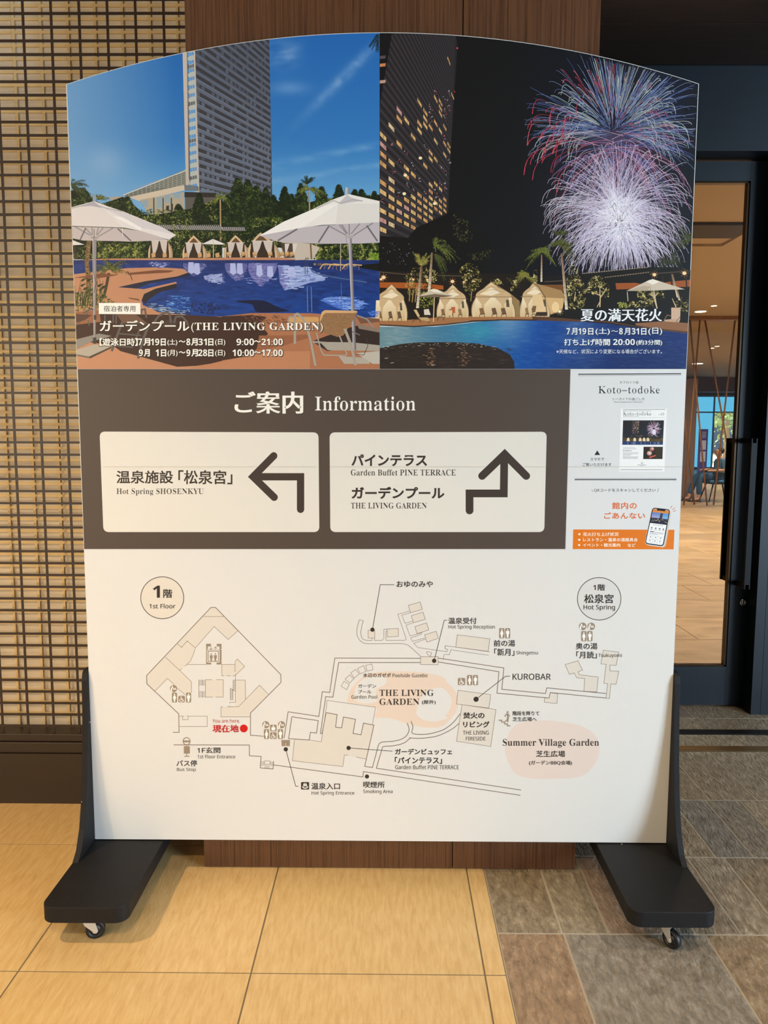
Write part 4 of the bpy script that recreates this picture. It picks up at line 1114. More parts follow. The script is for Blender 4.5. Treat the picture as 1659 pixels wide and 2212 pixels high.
def umb_r():
    day.poly(D4(385,520, 830,430, 1612,375, 1612,590, 1400,600, 1300,600, 1000,602, 560,578), (190, 182, 186))
    for P in (D4(1085,415, 1270,515), D4(1200,405, 1275,500), D4(1410,395, 1320,500), D4(1545,388, 1340,520), D4(1300,400, 1302,510), D4(1225,405, 1285,500)): day.line(P, 2.4, (140, 132, 136))
    for P in (D4(770,450, 570,570), D4(1090,425, 985,590), D4(1480,415, 1590,575)): day.line(P, 3.4, (110, 102, 108))
    day.poly(D4(380,520, 620,380, 860,280, 1130,150, 1290,92, 1420,122, 1612,165, 1612,380, 1400,392, 1020,410, 820,436), (232, 228, 222))
    day.poly(D4(380,520, 620,380, 970,230, 1190,190, 820,436), (240, 236, 230)); day.poly(D4(1190,190, 1612,190, 1612,380, 1160,405), (224, 219, 212))
    day.poly(D4(1190,190, 1280,100, 1320,130, 1440,160, 1240,190), (196, 190, 194)); day.line(D4(960,245, 1140,160, 1220,190, 1330,150, 1440,165, 1612,190), 2.0, (178, 172, 170))
    day.grad(D4(1262,25, 1298,25, 1304,95, 1258,95), [(206, 216, 222), (130, 142, 152), (120, 130, 140), (200, 206, 210)], 4)
    day.grad(D4(1292,545, 1325,545, 1372,1690, 1338,1690), [(206, 200, 206), (112, 106, 114), (96, 90, 92), (190, 184, 182)], 8)
    day.poly(D4(1258,515, 1350,515, 1342,545, 1268,545), (176, 168, 166)); day.line(D4(1270,545, 1290,700), 1.0, (140, 134, 138))
umb_r()
# --- right lounger seen from behind
LG = (168, 156, 142)
day.line(D4(1378,1335, 1480,1370, 1560,1470, 1612,1620), 3.0, (150, 140, 130))
day.poly(D4(1380,1420, 1612,1470, 1612,1510, 1400,1470), (140, 120, 104))
day.poly(D4(690,1350, 980,1350, 1000,1400, 760,1410, 670,1400), (206, 158, 100))
day.poly(D4(1000,1370, 1020,1310, 1050,1290, 1370,1300, 1385,1310, 1330,1400, 1240,1540, 1180,1555, 960,1480, 940,1450, 985,1405), (150, 112, 76))
day.poly(D4(1000,1370, 1020,1300, 1050,1280, 1375,1288, 1388,1302, 1340,1310, 1060,1310, 1035,1330, 1005,1400), (214, 170, 120)); up()
for k in range(120): x = random.uniform(1030, 1320); yq = random.uniform(1320, 1520); day.line(D4(x-(yq-1320)*0.25,yq, x+14-(yq-1320)*0.25,yq+2), 0.7, random.choice([(120, 86, 58), (172, 132, 92)]), layer=False)
for P, ww in ((D4(745,1625, 745,1330, 770,1318, 830,1370, 880,1500, 905,1590, 955,1850), 5.2), (D4(1255,1470, 1320,1640, 1365,1845), 6.0), (D4(925,1605, 1070,1615), 4), (D4(965,1510, 1010,1690, 1040,1740, 1260,1745, 1275,1730, 1200,1540), 3.0), (D4(675,1400, 690,1350, 730,1350), 3.4)): day.line(P, ww, LG)
day.line(D4(1480,1560, 1490,1650, 1450,1740, 1370,1730), 1.2, (70, 62, 58)); day.line(D4(1330,1500, 1410,1535), 2.2, (120, 112, 106))
# --- captions
cap = Ink()
cap.poly(C4(398,1207, 823,1208, 825,1322, 398,1320), (244, 241, 232))
cap.text('宿泊者専用', (224.5, 660.5, 293, 673.5), (40, 36, 34), '', (0.008, 0.008))
def shadowed(ink, txt, bx, col, style, bold, sp=1.0, blur=(0, 0, 0)):
    ink.text(txt, (bx[0]-0.9, bx[1]-0.6, bx[2]+1.6, bx[3]+1.8), blur, style, (bold[0]+0.026, bold[1]+0.026), sp)
    ink.text(txt, bx, col, style, bold, sp)
CW = (248, 244, 234)
shadowed(cap, 'ガーデンプール', (215.5, 692, 409.5, 716), CW, '', (0.026, 0.008), 1.0, (40, 30, 26))
shadowed(cap, '(THE LIVING GARDEN)', (413.5, 697, 697.5, 718.5), CW, 'serif', (-0.006, 0.004), 1.06, (40, 30, 26))
shadowed(cap, '【遊泳日時】', (215.5, 730.5, 298, 747.5), CW, '', (0.020, 0.020), 0.93, (40, 30, 26))
def mixed(ink, items, v0, v1, col, sh):
    """items: (text, u0, u1, scale_down, style)"""
    for t, u0, u1, dv, st, bo in items: shadowed(ink, t, (u0, v0+dv[0], u1, v1+dv[1]), col, st, bo, 1.0, sh)
S1, S2 = 'bold', ''
mixed(cap, [('7', 299, 307.5, (1.5, -1), S1, (0, 0)), ('月', 310, 325, (1, 0), S2, (0.03, 0.03)), ('19', 326, 344.5, (1.5, -1), S1, (0, 0)), ('日', 347.5, 358.5, (1.5, 0), S2, (0.03, 0.03)), ('(土)', 362, 383.5, (2.5, 0), S2, (0.012, 0.012)), ('〜', 386.5, 401, (5.5, -7), S2, (0.03, 0.03)),
            ('8', 403, 411.5, (1.5, -1), S1, (0, 0)), ('月', 413, 427.5, (1, 0), S2, (0.03, 0.03)), ('31', 429, 447, (1.5, -1), S1, (0, 0)), ('日', 450, 461.5, (1.5, 0), S2, (0.03, 0.03)), ('(日)', 465, 487, (2.5, 0), S2, (0.012, 0.012)),
            ('9:00', 511, 549, (1.5, -1), S1, (0, 0)), ('〜', 549, 564, (5.5, -7), S2, (0.03, 0.03)), ('21:00', 565, 611, (1.5, -1), S1, (0, 0))], 730, 747, CW, (40, 30, 26))
mixed(cap, [('9', 300.5, 309, (1.5, -1), S1, (0, 0)), ('月', 311, 324, (1, 0), S2, (0.03, 0.03)), ('1', 336.5, 343, (1.5, -1), S1, (0, 0)), ('日', 348, 359.5, (1.5, 0), S2, (0.03, 0.03)), ('(月)', 362.5, 384, (2.5, 0), S2, (0.012, 0.012)), ('〜', 386.5, 401, (5.5, -7), S2, (0.03, 0.03)),
            ('9', 403, 411.5, (1.5, -1), S1, (0, 0)), ('月', 413.5, 428, (1, 0), S2, (0.03, 0.03)), ('28', 428.5, 448, (1.5, -1), S1, (0, 0)), ('日', 450, 461.5, (1.5, 0), S2, (0.03, 0.03)), ('(日)', 465, 487, (2.5, 0), S2, (0.012, 0.012)),
            ('10:00', 502.5, 549, (1.5, -1), S1, (0, 0)), ('〜', 549, 564, (5.5, -7), S2, (0.03, 0.03)), ('17:00', 565, 611, (1.5, -1), S1, (0, 0))], 753.5, 770.5, CW, (40, 30, 26))
# ------------------------------------------------------------------ right photo on the board: fireworks over the pool at night
E4 = K(810, 60, 4.74); F4 = K(1160, 60, 4.484); G4 = K(810, 440, 4.74); H4 = K(1150, 440, 4.74)
new_sheet()
ngt = Ink(cliploop(SPLIT, 1515))
def nsky(u, v):
    c = (21, 20, 20) if u < 1100 else mixc((21, 20, 20), (18, 20, 27), (u-1100)/150)
    g = math.exp(-((u-1330)/95)**2-((v-440)/85)**2); c = mixc(c, (120, 104, 130), 0.75*g)
    g = math.exp(-((u-1335)/60)**2-((v-350)/60)**2); c = mixc(c, (104, 74, 104), 0.5*g)
    g = math.exp(-((u-1420)/55)**2-((v-230)/75)**2); c = mixc(c, (40, 52, 92), 0.7*g*(0.7+0.5*fnoise(u, v, 30)))
    g = math.exp(-((u-1440)/40)**2-((v-300)/30)**2); c = mixc(c, (84, 50, 70), 0.5*g)
    g = math.exp(-((u-1338)/36)**2-((v-466)/40)**2); c = mixc(c, (190, 180, 202), 0.85*g)
    g = math.exp(-((u-1325)/60)**2-((v-300)/22)**2); c = mixc(c, (92, 78, 116), 0.6*g)
    return c
ngt.grid(lambda v: SPLIT+0.0, Redge, Top, 640, 110, 90, nsky)
# --- dark tower with lit rooms
tw = E4(50,40, 830,50, 845,180, 780,1160, 750,1900)+G4(740,130, 600,200, 420,250, 340,350, 50,330)
ngt.poly(clipconv(E4(50,30, 820,30, 845,180, 780,1160, 750,1900, 50,2400), ngt.clip), (40, 36, 38))
ngt.poly(clipconv(E4(50,30, 180,30, 50,790), ngt.clip), (22, 20, 22))
NVX, NVY = 1161.0, 636.0
def nl(y0, x): return y0+(NVY-y0)*(x-838)/(NVX-838)
fcn = [p for p in E4(180,20, 815,20, 848,180, 782,1160, 752,1900, 430,2100, 50,2400, 50,790)]
y = -420.0
LITC = [(232, 182, 108), (240, 200, 130), (226, 170, 104), (222, 176, 160), (214, 160, 150), (236, 208, 160)]
while y < 520:
    st = 19.6 if y > 200 else 19.2
    P = clipconv(clipconv([(820, nl(y, 820)), (990, nl(y, 990)), (990, nl(y+st*0.42, 990)), (820, nl(y+st*0.42, 820))], fcn), ngt.clip)
    if len(P) > 2: ngt.poly(P, (58, 53, 56))
    x = 821.0
    while x < 988:
        wx = 18.6*(1-0.62*min(1, (x-820)/165))
        a0, a1 = y+st*0.46, y+st*0.92
        yc = nl(a0, x)
        pl_ = 0.03+0.92*max(0, min(1, (yc-150-(x-830)*0.2)/290))**1.25
        if x > 900 and 190 < yc < 320: pl_ = max(pl_, 0.42)
        if yc > 470-(x-820)*0.18+20: pl_ = 0.4
        if yc > 508-(x-820)*0.05: pl_ = 0
        W = [(x, nl(a0, x)), (x+wx*0.72, nl(a0, x+wx*0.72)), (x+wx*0.72, nl(a1, x+wx*0.72)), (x, nl(a1, x))]
        if random.random() < pl_ and all(inpoly(p, fcn) for p in W):
            if random.random() < 0.3 and 150 < yc < 430:
                up(1e-7)
                for q in range(5):
                    t = random.random(); s_ = random.random(); p = (x+wx*0.72*t, nl(a0+(a1-a0)*s_, x+wx*0.72*t)); ngt.line([p, (p[0]+random.uniform(-2, 3), p[1]+random.uniform(-3, 3))], 1.0, random.choice([(200, 80, 96), (196, 206, 196), (180, 180, 190), (210, 110, 120)]), layer=False)
            else:
                c = random.choice(LITC[:3] if x > 880 or random.random() < 0.4 else LITC)
                ngt.quad(W, mixc(c, (30, 26, 26), 0.08))
                up(1e-7)
                for q in range(4):
                    t = random.uniform(0.05, 0.7); ngt.line([(x+wx*t, nl(a0, x+wx*t)+1), (x+wx*t+random.uniform(-2, 2), nl(a1, x+wx*t)-0.8)], 0.9, mixc(c, (96, 62, 60), random.random()), layer=False)
        x += wx
    y += st
for a in ((310, 1510), (300, 1700), (465, 1335), (612, 1800)):
    p = E4(*a)[0]; ngt.ell(p[0], p[1], 4, 3.4, (250, 226, 180), 10)
ngt.line(E4(820,60, 842,205), 2.0, (150, 30, 44)); p = E4(842, 210)[0]; ngt.ell(p[0], p[1], 2.0, 1.8, (240, 70, 76), 10); p = E4(815, 655)[0]; ngt.ell(p[0], p[1], 1.5, 1.5, (214, 40, 70), 8)
for k, (yy_, c) in enumerate(((370, (206, 130, 84)), (540, (190, 150, 130)), (290, (84, 76, 80)))): ngt.poly(E4(50,yy_, 110,yy_-6, 106,yy_+26, 50,yy_+32), c)
# --- fireworks
up()
def streak(cx, cy, a, r0, r1, g, w0, w1, col, col2=None, n=10):
    P = []; Cq = []
    for i in range(n+1):
        t = i/n; r = r0+(r1-r0)*(1-(1-t)**1.5)
        P.append((cx+math.cos(a)*r, cy+math.sin(a)*r+g*t*t*t)); Cq.append(mixc(col, col2 or col, t))
    ngt.line(P, w0, col, w1=w1, layer=False, cols=Cq)
for i in range(260):                      # long blue-white trails
    a = random.uniform(PI*0.98, PI*2.12) if random.random() < 0.85 else random.uniform(0, 2*PI)
    c = random.choice([(116, 136, 200), (150, 170, 216), (92, 112, 178), (180, 192, 222), (130, 150, 190)])
    R = random.uniform(95, 200)
    if a > PI*1.7: R = random.uniform(110, 225)
    streak(1324+random.uniform(-12, 12), 284+random.uniform(-8, 12), a, random.uniform(6, 90), R, random.uniform(0, 40)*abs(math.cos(a))**1.5, 0.8, 0.4, mixc(c, (40, 46, 80), 0.35), c)
for i in range(150):                      # pale green-white comets with hooked ends
    a = random.uniform(PI*0.9, PI*2.1)
    c = random.choice([(204, 220, 212), (214, 214, 196), (180, 212, 208), (226, 226, 214)])
    r1 = random.uniform(80, 172)
    streak(1326, 288, a, r1*random.uniform(0.3, 0.75), r1, random.uniform(4, 46)*abs(math.cos(a))**1.3, 1.0, 0.7, mixc(c, (60, 66, 90), 0.4), c)
up()
for i in range(52):                       # red comets, most on the left
    a = random.uniform(PI*0.80, PI*1.52)
    c = random.choice([(206, 70, 88), (224, 100, 114), (186, 56, 76)])
    r = random.uniform(118, 196); 
    streak(1322, 296, a, r-random.uniform(26, 66), r, random.uniform(14, 52)*(1.2 if abs(math.cos(a)) > 0.6 else 0.3), 0.7, 1.4, mixc(c, (60, 28, 40), 0.6), c)
for i in range(44):
    a = random.uniform(PI*1.3, PI*2.25); r = random.uniform(50, 140); c = random.choice([(186, 84, 104), (206, 120, 130), (160, 84, 120)])
    streak(1325, 290, a, r-random.uniform(14, 50), r, random.uniform(4, 20), 0.9, 1.3, mixc(c, (60, 40, 60), 0.5), c)
for i in range(110):                      # violet and pink veil where the bursts meet
    a = random.uniform(-0.5, PI+0.5)
    streak(1328+random.uniform(-40, 60), 318+random.uniform(-16, 16), a, random.uniform(4, 40), random.uniform(50, 176), random.uniform(6, 60), 0.9, 0.7, random.choice([(170, 84, 112), (140, 120, 176), (186, 120, 150), (112, 120, 176), (196, 160, 180)]))
up()
for i in range(520):                      # white burst
    a = random.uniform(0, 2*PI); q = random.random()**0.55
    up_ = math.sin(a) < 0
    R = (40+112*q) if up_ else (46+100*q)
    if abs(math.cos(a)) > 0.6: R *= 1.12
    c = random.choice([(232, 224, 236), (214, 202, 224), (244, 240, 246), (196, 180, 208), (222, 196, 210)])
    streak(1335+random.gauss(0, 9), 446+random.gauss(0, 14), a, random.uniform(2, R*0.6), R, random.uniform(10, 50) if abs(math.cos(a)) > 0.35 else random.uniform(0, 26), 0.7, 0.6, mixc(c, (120, 104, 136), 0.25), mixc(c, (150, 136, 168), 0.2))
up()
for i in range(200):                      # drooping lower fan with its bright heart
    a = random.uniform(0.02, PI-0.02)
    c = random.choice([(236, 230, 244), (214, 204, 230), (250, 248, 250)])
    streak(1344+random.gauss(0, 3), 490, a, random.uniform(1, 24), random.uniform(36, 150 if abs(math.cos(a)) > 0.7 else 92), random.uniform(4, 40)*abs(math.cos(a))+4, 1.0, 0.6, c, mixc(c, (130, 118, 156), 0.4))
for i in range(150):
    a = random.uniform(-PI, 0)
    streak(1340, 480, a, random.uniform(1, 8), random.uniform(26, 96), 6, 1.1, 0.5, (250, 246, 250), (206, 192, 220))
for i in range(260):
    a = random.uniform(0, 2*PI); streak(1339+random.gauss(0, 10), 466+random.gauss(0, 12), a, random.uniform(1, 30), random.uniform(30, 105), random.uniform(4, 30)*abs(math.cos(a))+3, 1.0, 0.6, random.choice([(250, 246, 250), (232, 226, 240)]), (190, 178, 206))
for i in range(70):
    a = random.uniform(0, 2*PI); streak(1328, 440, a, 1, random.uniform(16, 46), 2, 1.2, 0.5, (252, 250, 252), (224, 212, 230))
for i in range(46): 
    p = (random.uniform(1195, 1480), random.uniform(380, 560)); ngt.quad([(p[0]-.6, p[1]), (p[0], p[1]-.6), (p[0]+.6, p[1]), (p[0], p[1]+.6)], (216, 212, 206))
# --- night garden
up(0.00002)
NDK = [(22, 20, 16), (28, 26, 20), (18, 17, 15)]; NOL = [(60, 60, 34), (44, 44, 28), (84, 82, 46)]; NYL = [(170, 150, 70), (206, 186, 104), (132, 118, 56), (96, 88, 44), (228, 212, 140)]
NT = [(16, 15, 14), (20, 19, 16), (26, 25, 20), (36, 35, 26), (52, 50, 34)]
bush(ngt, G4(50,330, 340,350, 420,250, 600,170, 800,80, 960,180, 990,320, 1100,290, 1230,460, 1100,600, 1200,780, 700,860, 50,840), 900, 1.2, 3.0, ((NDK, 1.0),), (20, 18, 16))
ngt.leaves(G4(800,100, 960,180, 1010,360, 900,420, 800,300), 120, 1.2, 3.0, NOL); ngt.leaves(G4(950,520, 1230,460, 1150,570, 1000,590), 60, 1.2, 3.0, NOL)
ngt.leaves(G4(50,400, 380,400, 350,620, 60,620), 40, 0.6, 1.6, [(170, 160, 170), (120, 112, 120)])
ngt.poly(G4(50,690, 1450,720, 1650,760, 1650,1180, 50,1230), (34, 26, 18))
ngt.poly(H4(0,740, 100,740, 500,720, 1180,650, 1500,650, 1620,680, 1600,1300, 0,1215), (28, 25, 20))
ngt.poly(G4(50,805, 470,810, 700,840, 700,880, 50,860), (170, 88, 34)); ngt.poly(H4(850,815, 1050,810, 1200,840, 1400,800, 1615,780, 1610,850, 860,880), (158, 84, 40)); ngt.poly(H4(100,830, 320,830, 320,900, 130,860), (120, 76, 40))
for P in (G4(50,700, 600,750), G4(640,735, 1000,745), H4(120,800, 500,780), H4(520,715, 1190,650), H4(740,755, 1200,700), H4(1200,720, 1610,690)): ngt.line(P, 2.2, (84, 70, 58)); 
ngt.dash(H4(520,715, 1190,650), 1.3, (190, 176, 156), 3, 2.5); ngt.dash(H4(740,757, 1190,705), 1.3, (170, 150, 120), 2.5, 3)
for x in (700, 1330, 1420, 1570): ngt.line(H4(x,740, x+10,870), 3, (54, 40, 30))
for (Kf, x, yv, r) in ((G4, 88, 755, 4.5), (G4, 390, 778, 3), (G4, 535, 780, 2.6), (G4, 793, 797, 4), (G4, 913, 802, 3), (H4, 1248, 728, 4), (H4, 1555, 712, 4.5), (H4, 480, 788, 2.5), (G4, 62, 775, 3)):
    p = Kf(x, yv)[0]
    for k in range(8): a = PI*k/4; ngt.line([p, (p[0]+math.cos(a)*r*2.2, p[1]+math.sin(a)*r*2.2)], 0.8, (236, 170, 110), w1=0.2, layer=False)
    ngt.ell(p[0], p[1], r, r*0.85, (255, 214, 160), 12)
# bushes lit from below
for P, n in ((G4(300,760, 360,660, 470,640, 560,650, 640,700, 620,840, 560,930, 330,940), 420), (G4(870,660, 960,600, 1040,640, 1100,760, 1060,860, 980,940, 930,900, 860,740), 420), (H4(360,650, 420,620, 470,690, 500,780, 560,880, 520,1080, 380,1080, 350,850), 420), (H4(580,780, 650,730, 740,760, 790,850, 780,960, 700,960, 540,900), 320), (H4(1060,890, 1190,880, 1330,900, 1360,960, 1230,1010, 1080,960), 260), (G4(1180,780, 1260,770, 1320,830, 1200,830), 60), (G4(1340,760, 1450,780, 1480,850, 1400,900), 120), (H4(1470,960, 1560,960, 1605,1010, 1605,1120, 1480,1080), 160), (H4(860,1020, 960,1000, 1100,990, 1230,1000, 1250,1060, 880,1060), 150), (G4(1620,690, 1659,670, 1659,800, 1620,800), 60)):
    ngt.canopy(P, int(n*1.2), 0.9, 2.4, [(24, 22, 14), (44, 40, 22), (74, 68, 34), (110, 100, 50), (150, 136, 70), (196, 178, 102), (228, 212, 144)], 9)
ngt.leaves(G4(440,960, 600,960, 600,1060, 440,1070), 90, 1.0, 2.2, [(150, 160, 50), (110, 124, 40), (190, 190, 80)]); ngt.leaves(H4(880,1010, 960,1010, 970,1070, 880,1070), 60, 1, 2.4, [(130, 140, 50), (180, 180, 80)])
# bare trunks
TK = (206, 180, 130)
for P in (H4(690,1060, 695,940, 640,920, 600,900), H4(695,960, 740,900, 760,860), H4(690,940, 690,850), H4(695,1000, 660,1060), H4(1275,1070, 1240,960, 1225,900), H4(1245,960, 1290,910), H4(1250,960, 1190,920), H4(430,1000, 440,900), H4(1470,1060, 1430,970)): ngt.line(P, 2.6, TK, w1=1.2)
for P in (G4(350,1000, 360,880), G4(380,1010, 395,880), G4(410,1010, 430,840), G4(980,1000, 990,900)): ngt.line(P, 1.8, (176, 140, 80))
# palms
for (Kf, x0, y0, x1, y1, wd) in ((G4, 585, 500, 555, 900, 4.2), (G4, 475, 640, 435, 1070, 4.4), (H4, 95, 520, 92, 800, 3.0), (H4, 300, 510, 350, 1085, 4.6), (H4, 1430, 720, 1490, 960, 4.0), (H4, 1480, 880, 1505, 990, 3.0)):
    P = Kf(x0,y0, x1,y1); ngt.grad([(P[0][0]-wd/2, P[0][1]), (P[0][0]+wd/2, P[0][1]), (P[1][0]+wd*0.7, P[1][1]), (P[1][0]-wd*0.7, P[1][1])], [(150, 118, 84), (90, 66, 46), (214, 196, 166), (240, 226, 200)], 5)
    up()
    for k in range(9): t = (k+0.5)/9; q = (P[0][0]+(P[1][0]-P[0][0])*t, P[0][1]+(P[1][1]-P[0][1])*t); ngt.line([(q[0]-wd*0.6, q[1]), (q[0]+wd*0.6, q[1]-0.6)], 0.7, (126, 92, 62), layer=False)
up()
for (Kf, x, yv, R, n, pal, a0, a1, dr) in ((G4, 610, 440, 56, 15, [(96, 104, 44), (132, 138, 66), (70, 80, 36), (50, 58, 28)], -1.9, 0.35, 50), (G4, 600, 520, 40, 6, [(90, 96, 46), (64, 72, 36)], -0.4, 0.8, 40), (G4, 475, 640, 40, 12, [(150, 140, 66), (110, 112, 50), (186, 170, 90)], -2.2, -0.8, 10),
                                       (H4, 95, 500, 36, 13, [(96, 106, 44), (130, 134, 60), (66, 78, 34)], -PI-0.4, 0.2, 34), (H4, 290, 430, 40, 15, [(84, 92, 40), (112, 112, 52), (62, 66, 32)], -PI-0.5, 0.4, 40), (H4, 290, 330, 26, 8, [(90, 96, 50), (60, 66, 36)], -2.4, -0.8, 10), (H4, 1430, 620, 48, 16, [(52, 58, 40), (70, 74, 48), (38, 44, 32)], -PI-0.3, 0.3, 24), (H4, 1640, 360, 52, 8, [(84, 90, 48), (64, 70, 40)], -PI-0.5, -2.2, 26), (G4, 1540, 750, 26, 10, [(150, 140, 66), (110, 110, 50)], -PI-0.3, 0.3, 12)):
    for k in range(n): ngt.frond(*Kf(x, yv)[0], random.uniform(a0, a1), random.uniform(R*0.55, R), random.uniform(dr*0.3, dr), pal, 0.9, 6, 10)
# --- lit tents
def tent(Kf, x0, x1, yt, yb, lit=(226, 198, 152), xm=None, side=0):
    w_ = x1-x0; xm = xm or (x0+x1)/2; h_ = yb-yt; hw = w_/2; xc = (x0+x1)/2; ln = xm-xc
    f = lambda P: Kf(*[q for p in P for q in p])
    if side: ngt.poly(f([(xm, yt), (x1-w_*0.12, yb-h_*0.66), (x1+side, yb-h_*0.45), (x1+side*1.05, yb-h_*0.05), (x1, yb)]), (150, 122, 78))
    G = gothic(xc, hw, yb, yt, lean=ln)
    ngt.poly(f(G), (128, 104, 74)); ngt.poly(f(gothic(xc, hw*0.96, yb, yt+8, lean=ln)), lit)
    ya = yb-h_*0.56
    ngt.poly(f(gothic(xc, hw*0.80, ya, yt+h_*0.1, k=1.9, lean=ln*0.9)), (204, 172, 128))
    ngt.poly(f([(xm-w_*0.27, ya-h_*0.08), (xm, yt+h_*0.16), (xm+w_*0.2, ya-h_*0.12), (xm, ya-h_*0.04)]), (240, 222, 188))
    ngt.line(f([(xm-w_*0.3, ya-h_*0.10), (xm, yt+h_*0.22), (xm+w_*0.3, ya-h_*0.14)]), 0.8, (168, 138, 98))
    ngt.line(f([(x0+w_*0.03, ya), (x1-w_*0.03, ya)]), 1.3, (118, 94, 66))
    ngt.grad(f([(x0+w_*0.09, ya+3), (x1-w_*0.09, ya+3), (x1-w_*0.06, yb), (x0+w_*0.06, yb)]), [(246, 230, 196), (236, 214, 172), (206, 174, 128), (214, 184, 138)], 4)
    for s, xx in ((1, x0+w_*0.24), (-1, x1-w_*0.28)):
        ngt.poly(f([(xx-s*w_*0.14, ya+2), (xx+s*w_*0.2, ya+2), (xx+s*w_*0.05, ya+h_*0.2), (xx+s*w_*0.03, yb), (xx-s*w_*0.02, yb), (xx-s*w_*0.02, ya+h_*0.2)]), (206, 174, 130))
    for k in range(3):
        cx = x0+w_*(0.16+0.26*k+random.uniform(-.03, .03)); ngt.poly(f([(cx, yb-h_*0.24), (cx+w_*0.09, yb-h_*0.26), (cx+w_*0.13, yb-h_*0.08), (cx+w_*0.03, yb-h_*0.06)]), random.choice([(134, 100, 66), (150, 118, 80), (110, 84, 58)])); ngt.line(f([(cx+w_*0.01, yb), (cx+w_*0.02, yb-h_*0.07), (cx+w_*0.12, yb-h_*0.09), (cx+w_*0.12, yb)]), 1.2, (70, 50, 34))
    ngt.poly(f([(x1-w_*0.22, ya+h_*0.08), (x1-w_*0.16, ya+h_*0.07), (x1-w_*0.14, ya+h_*0.28), (x1-w_*0.21, ya+h_*0.28)]), (90, 80, 58))
ngt.poly(G4(50,1160, 340,1190, 700,1160, 1000,1150, 1659,1140, 1659,1190, 1300,1185, 1000,1195, 700,1235, 400,1255, 50,1240), (164, 112, 70))
tent(G4, 1480, 1790, 790, 1160, (214, 190, 150)); tent(G4, 630, 960, 825, 1165); tent(G4, 990, 1440, 798, 1160, xm=1190, side=40); tent(G4, -20, 330, 820, 1200, xm=170)
ngt.poly(H4(0,810, 60,850, 130,960, 170,1090, 180,1140, 300,1100, 335,960, 300,890, 120,840), (170, 134, 86)); ngt.poly(H4(100,960, 320,970, 310,1070, 190,1130, 150,1010), (214, 176, 120)); p = H4(235, 1060)[0]; ngt.ell(p[0], p[1], 8, 12, (238, 206, 150), 14)
ngt.poly(H4(0,930, 90,930, 140,1110, 0,1130), (230, 196, 146)); ngt.line(H4(0,810, 60,850, 130,960, 150,1140), 1.8, (110, 84, 54)); ngt.poly(H4(0,1050, 40,1045, 30,1110, 0,1120), (120, 92, 62)); ngt.poly(H4(40,1110, 150,1110, 150,1150, 30,1150), (60, 46, 36))
p = H4(278, 1105)[0]; up()
for k in range(10): a = PI*k/5; ngt.line([p, (p[0]+math.cos(a)*9, p[1]+math.sin(a)*9)], 0.9, (240, 210, 160), w1=0.2, layer=False)
ngt.ell(p[0], p[1], 3, 2.6, (255, 240, 210), 10)
# umbrellas and loungers
ngt.line(G4(610,890, 598,1210), 2.2, (214, 184, 140)); ngt.poly(G4(440,952, 600,872, 640,880, 800,945, 700,955, 560,958), (206, 190, 164)); ngt.poly(G4(440,952, 610,925, 800,945, 700,958, 560,960), (120, 102, 80)); ngt.poly(G4(560,885, 600,872, 640,880, 690,915, 600,905), (238, 226, 204))
ngt.poly(H4(960,895, 1200,780, 1250,778, 1560,878, 1400,882, 1250,890, 1100,893), (206, 190, 168)); ngt.poly(H4(960,895, 1140,840, 1200,850, 1180,893), (184, 166, 142)); ngt.poly(H4(1160,800, 1230,772, 1300,800, 1230,830), (240, 230, 212)); ngt.line(H4(970,905, 978,1000), 1.8, (200, 180, 150)); ngt.line(H4(1240,885, 1275,1075), 2.0, (214, 200, 170)); ngt.line(H4(1200,845, 1210,892), 0.8, (130, 110, 90))
for P, c in ((G4(395,1088, 425,1085, 460,1150, 440,1165), (206, 180, 130)), (G4(440,1165, 540,1165, 565,1195, 540,1205, 470,1190), (190, 160, 112)), (G4(500,1085, 550,1078, 570,1140, 505,1140), (220, 210, 190)), (G4(640,1150, 700,1155, 700,1175, 650,1165), (170, 140, 96)), (G4(780,1060, 820,1058, 820,1120, 780,1125), (190, 96, 56)), (G4(755,1095, 790,1090, 790,1140, 755,1145), (226, 200, 150))): ngt.poly(P, c)
for P in (G4(385,1215, 400,1190, 460,1185, 466,1220), G4(545,1205, 555,1225), G4(640,1200, 645,1165, 705,1165, 700,1195), G4(500,1140, 505,1160, 570,1155)): ngt.line(P, 1.3, (80, 62, 44))
ngt.poly(H4(1420,1065, 1515,1065, 1510,1190, 1420,1185), (206, 172, 146)); ngt.poly(H4(1345,1190, 1440,1180, 1510,1190, 1500,1215, 1350,1215), (196, 158, 130)); ngt.line(H4(1350,1250, 1348,1190, 1380,1140, 1420,1150), 1.6, (140, 112, 90)); ngt.line(H4(1480,1250, 1475,1200, 1510,1160), 1.6, (140, 112, 90)); ngt.line(H4(1530,1270, 1610,1170), 1.8, (150, 116, 88)); ngt.line(H4(1530,1210, 1612,1225), 2.6, (160, 120, 92))
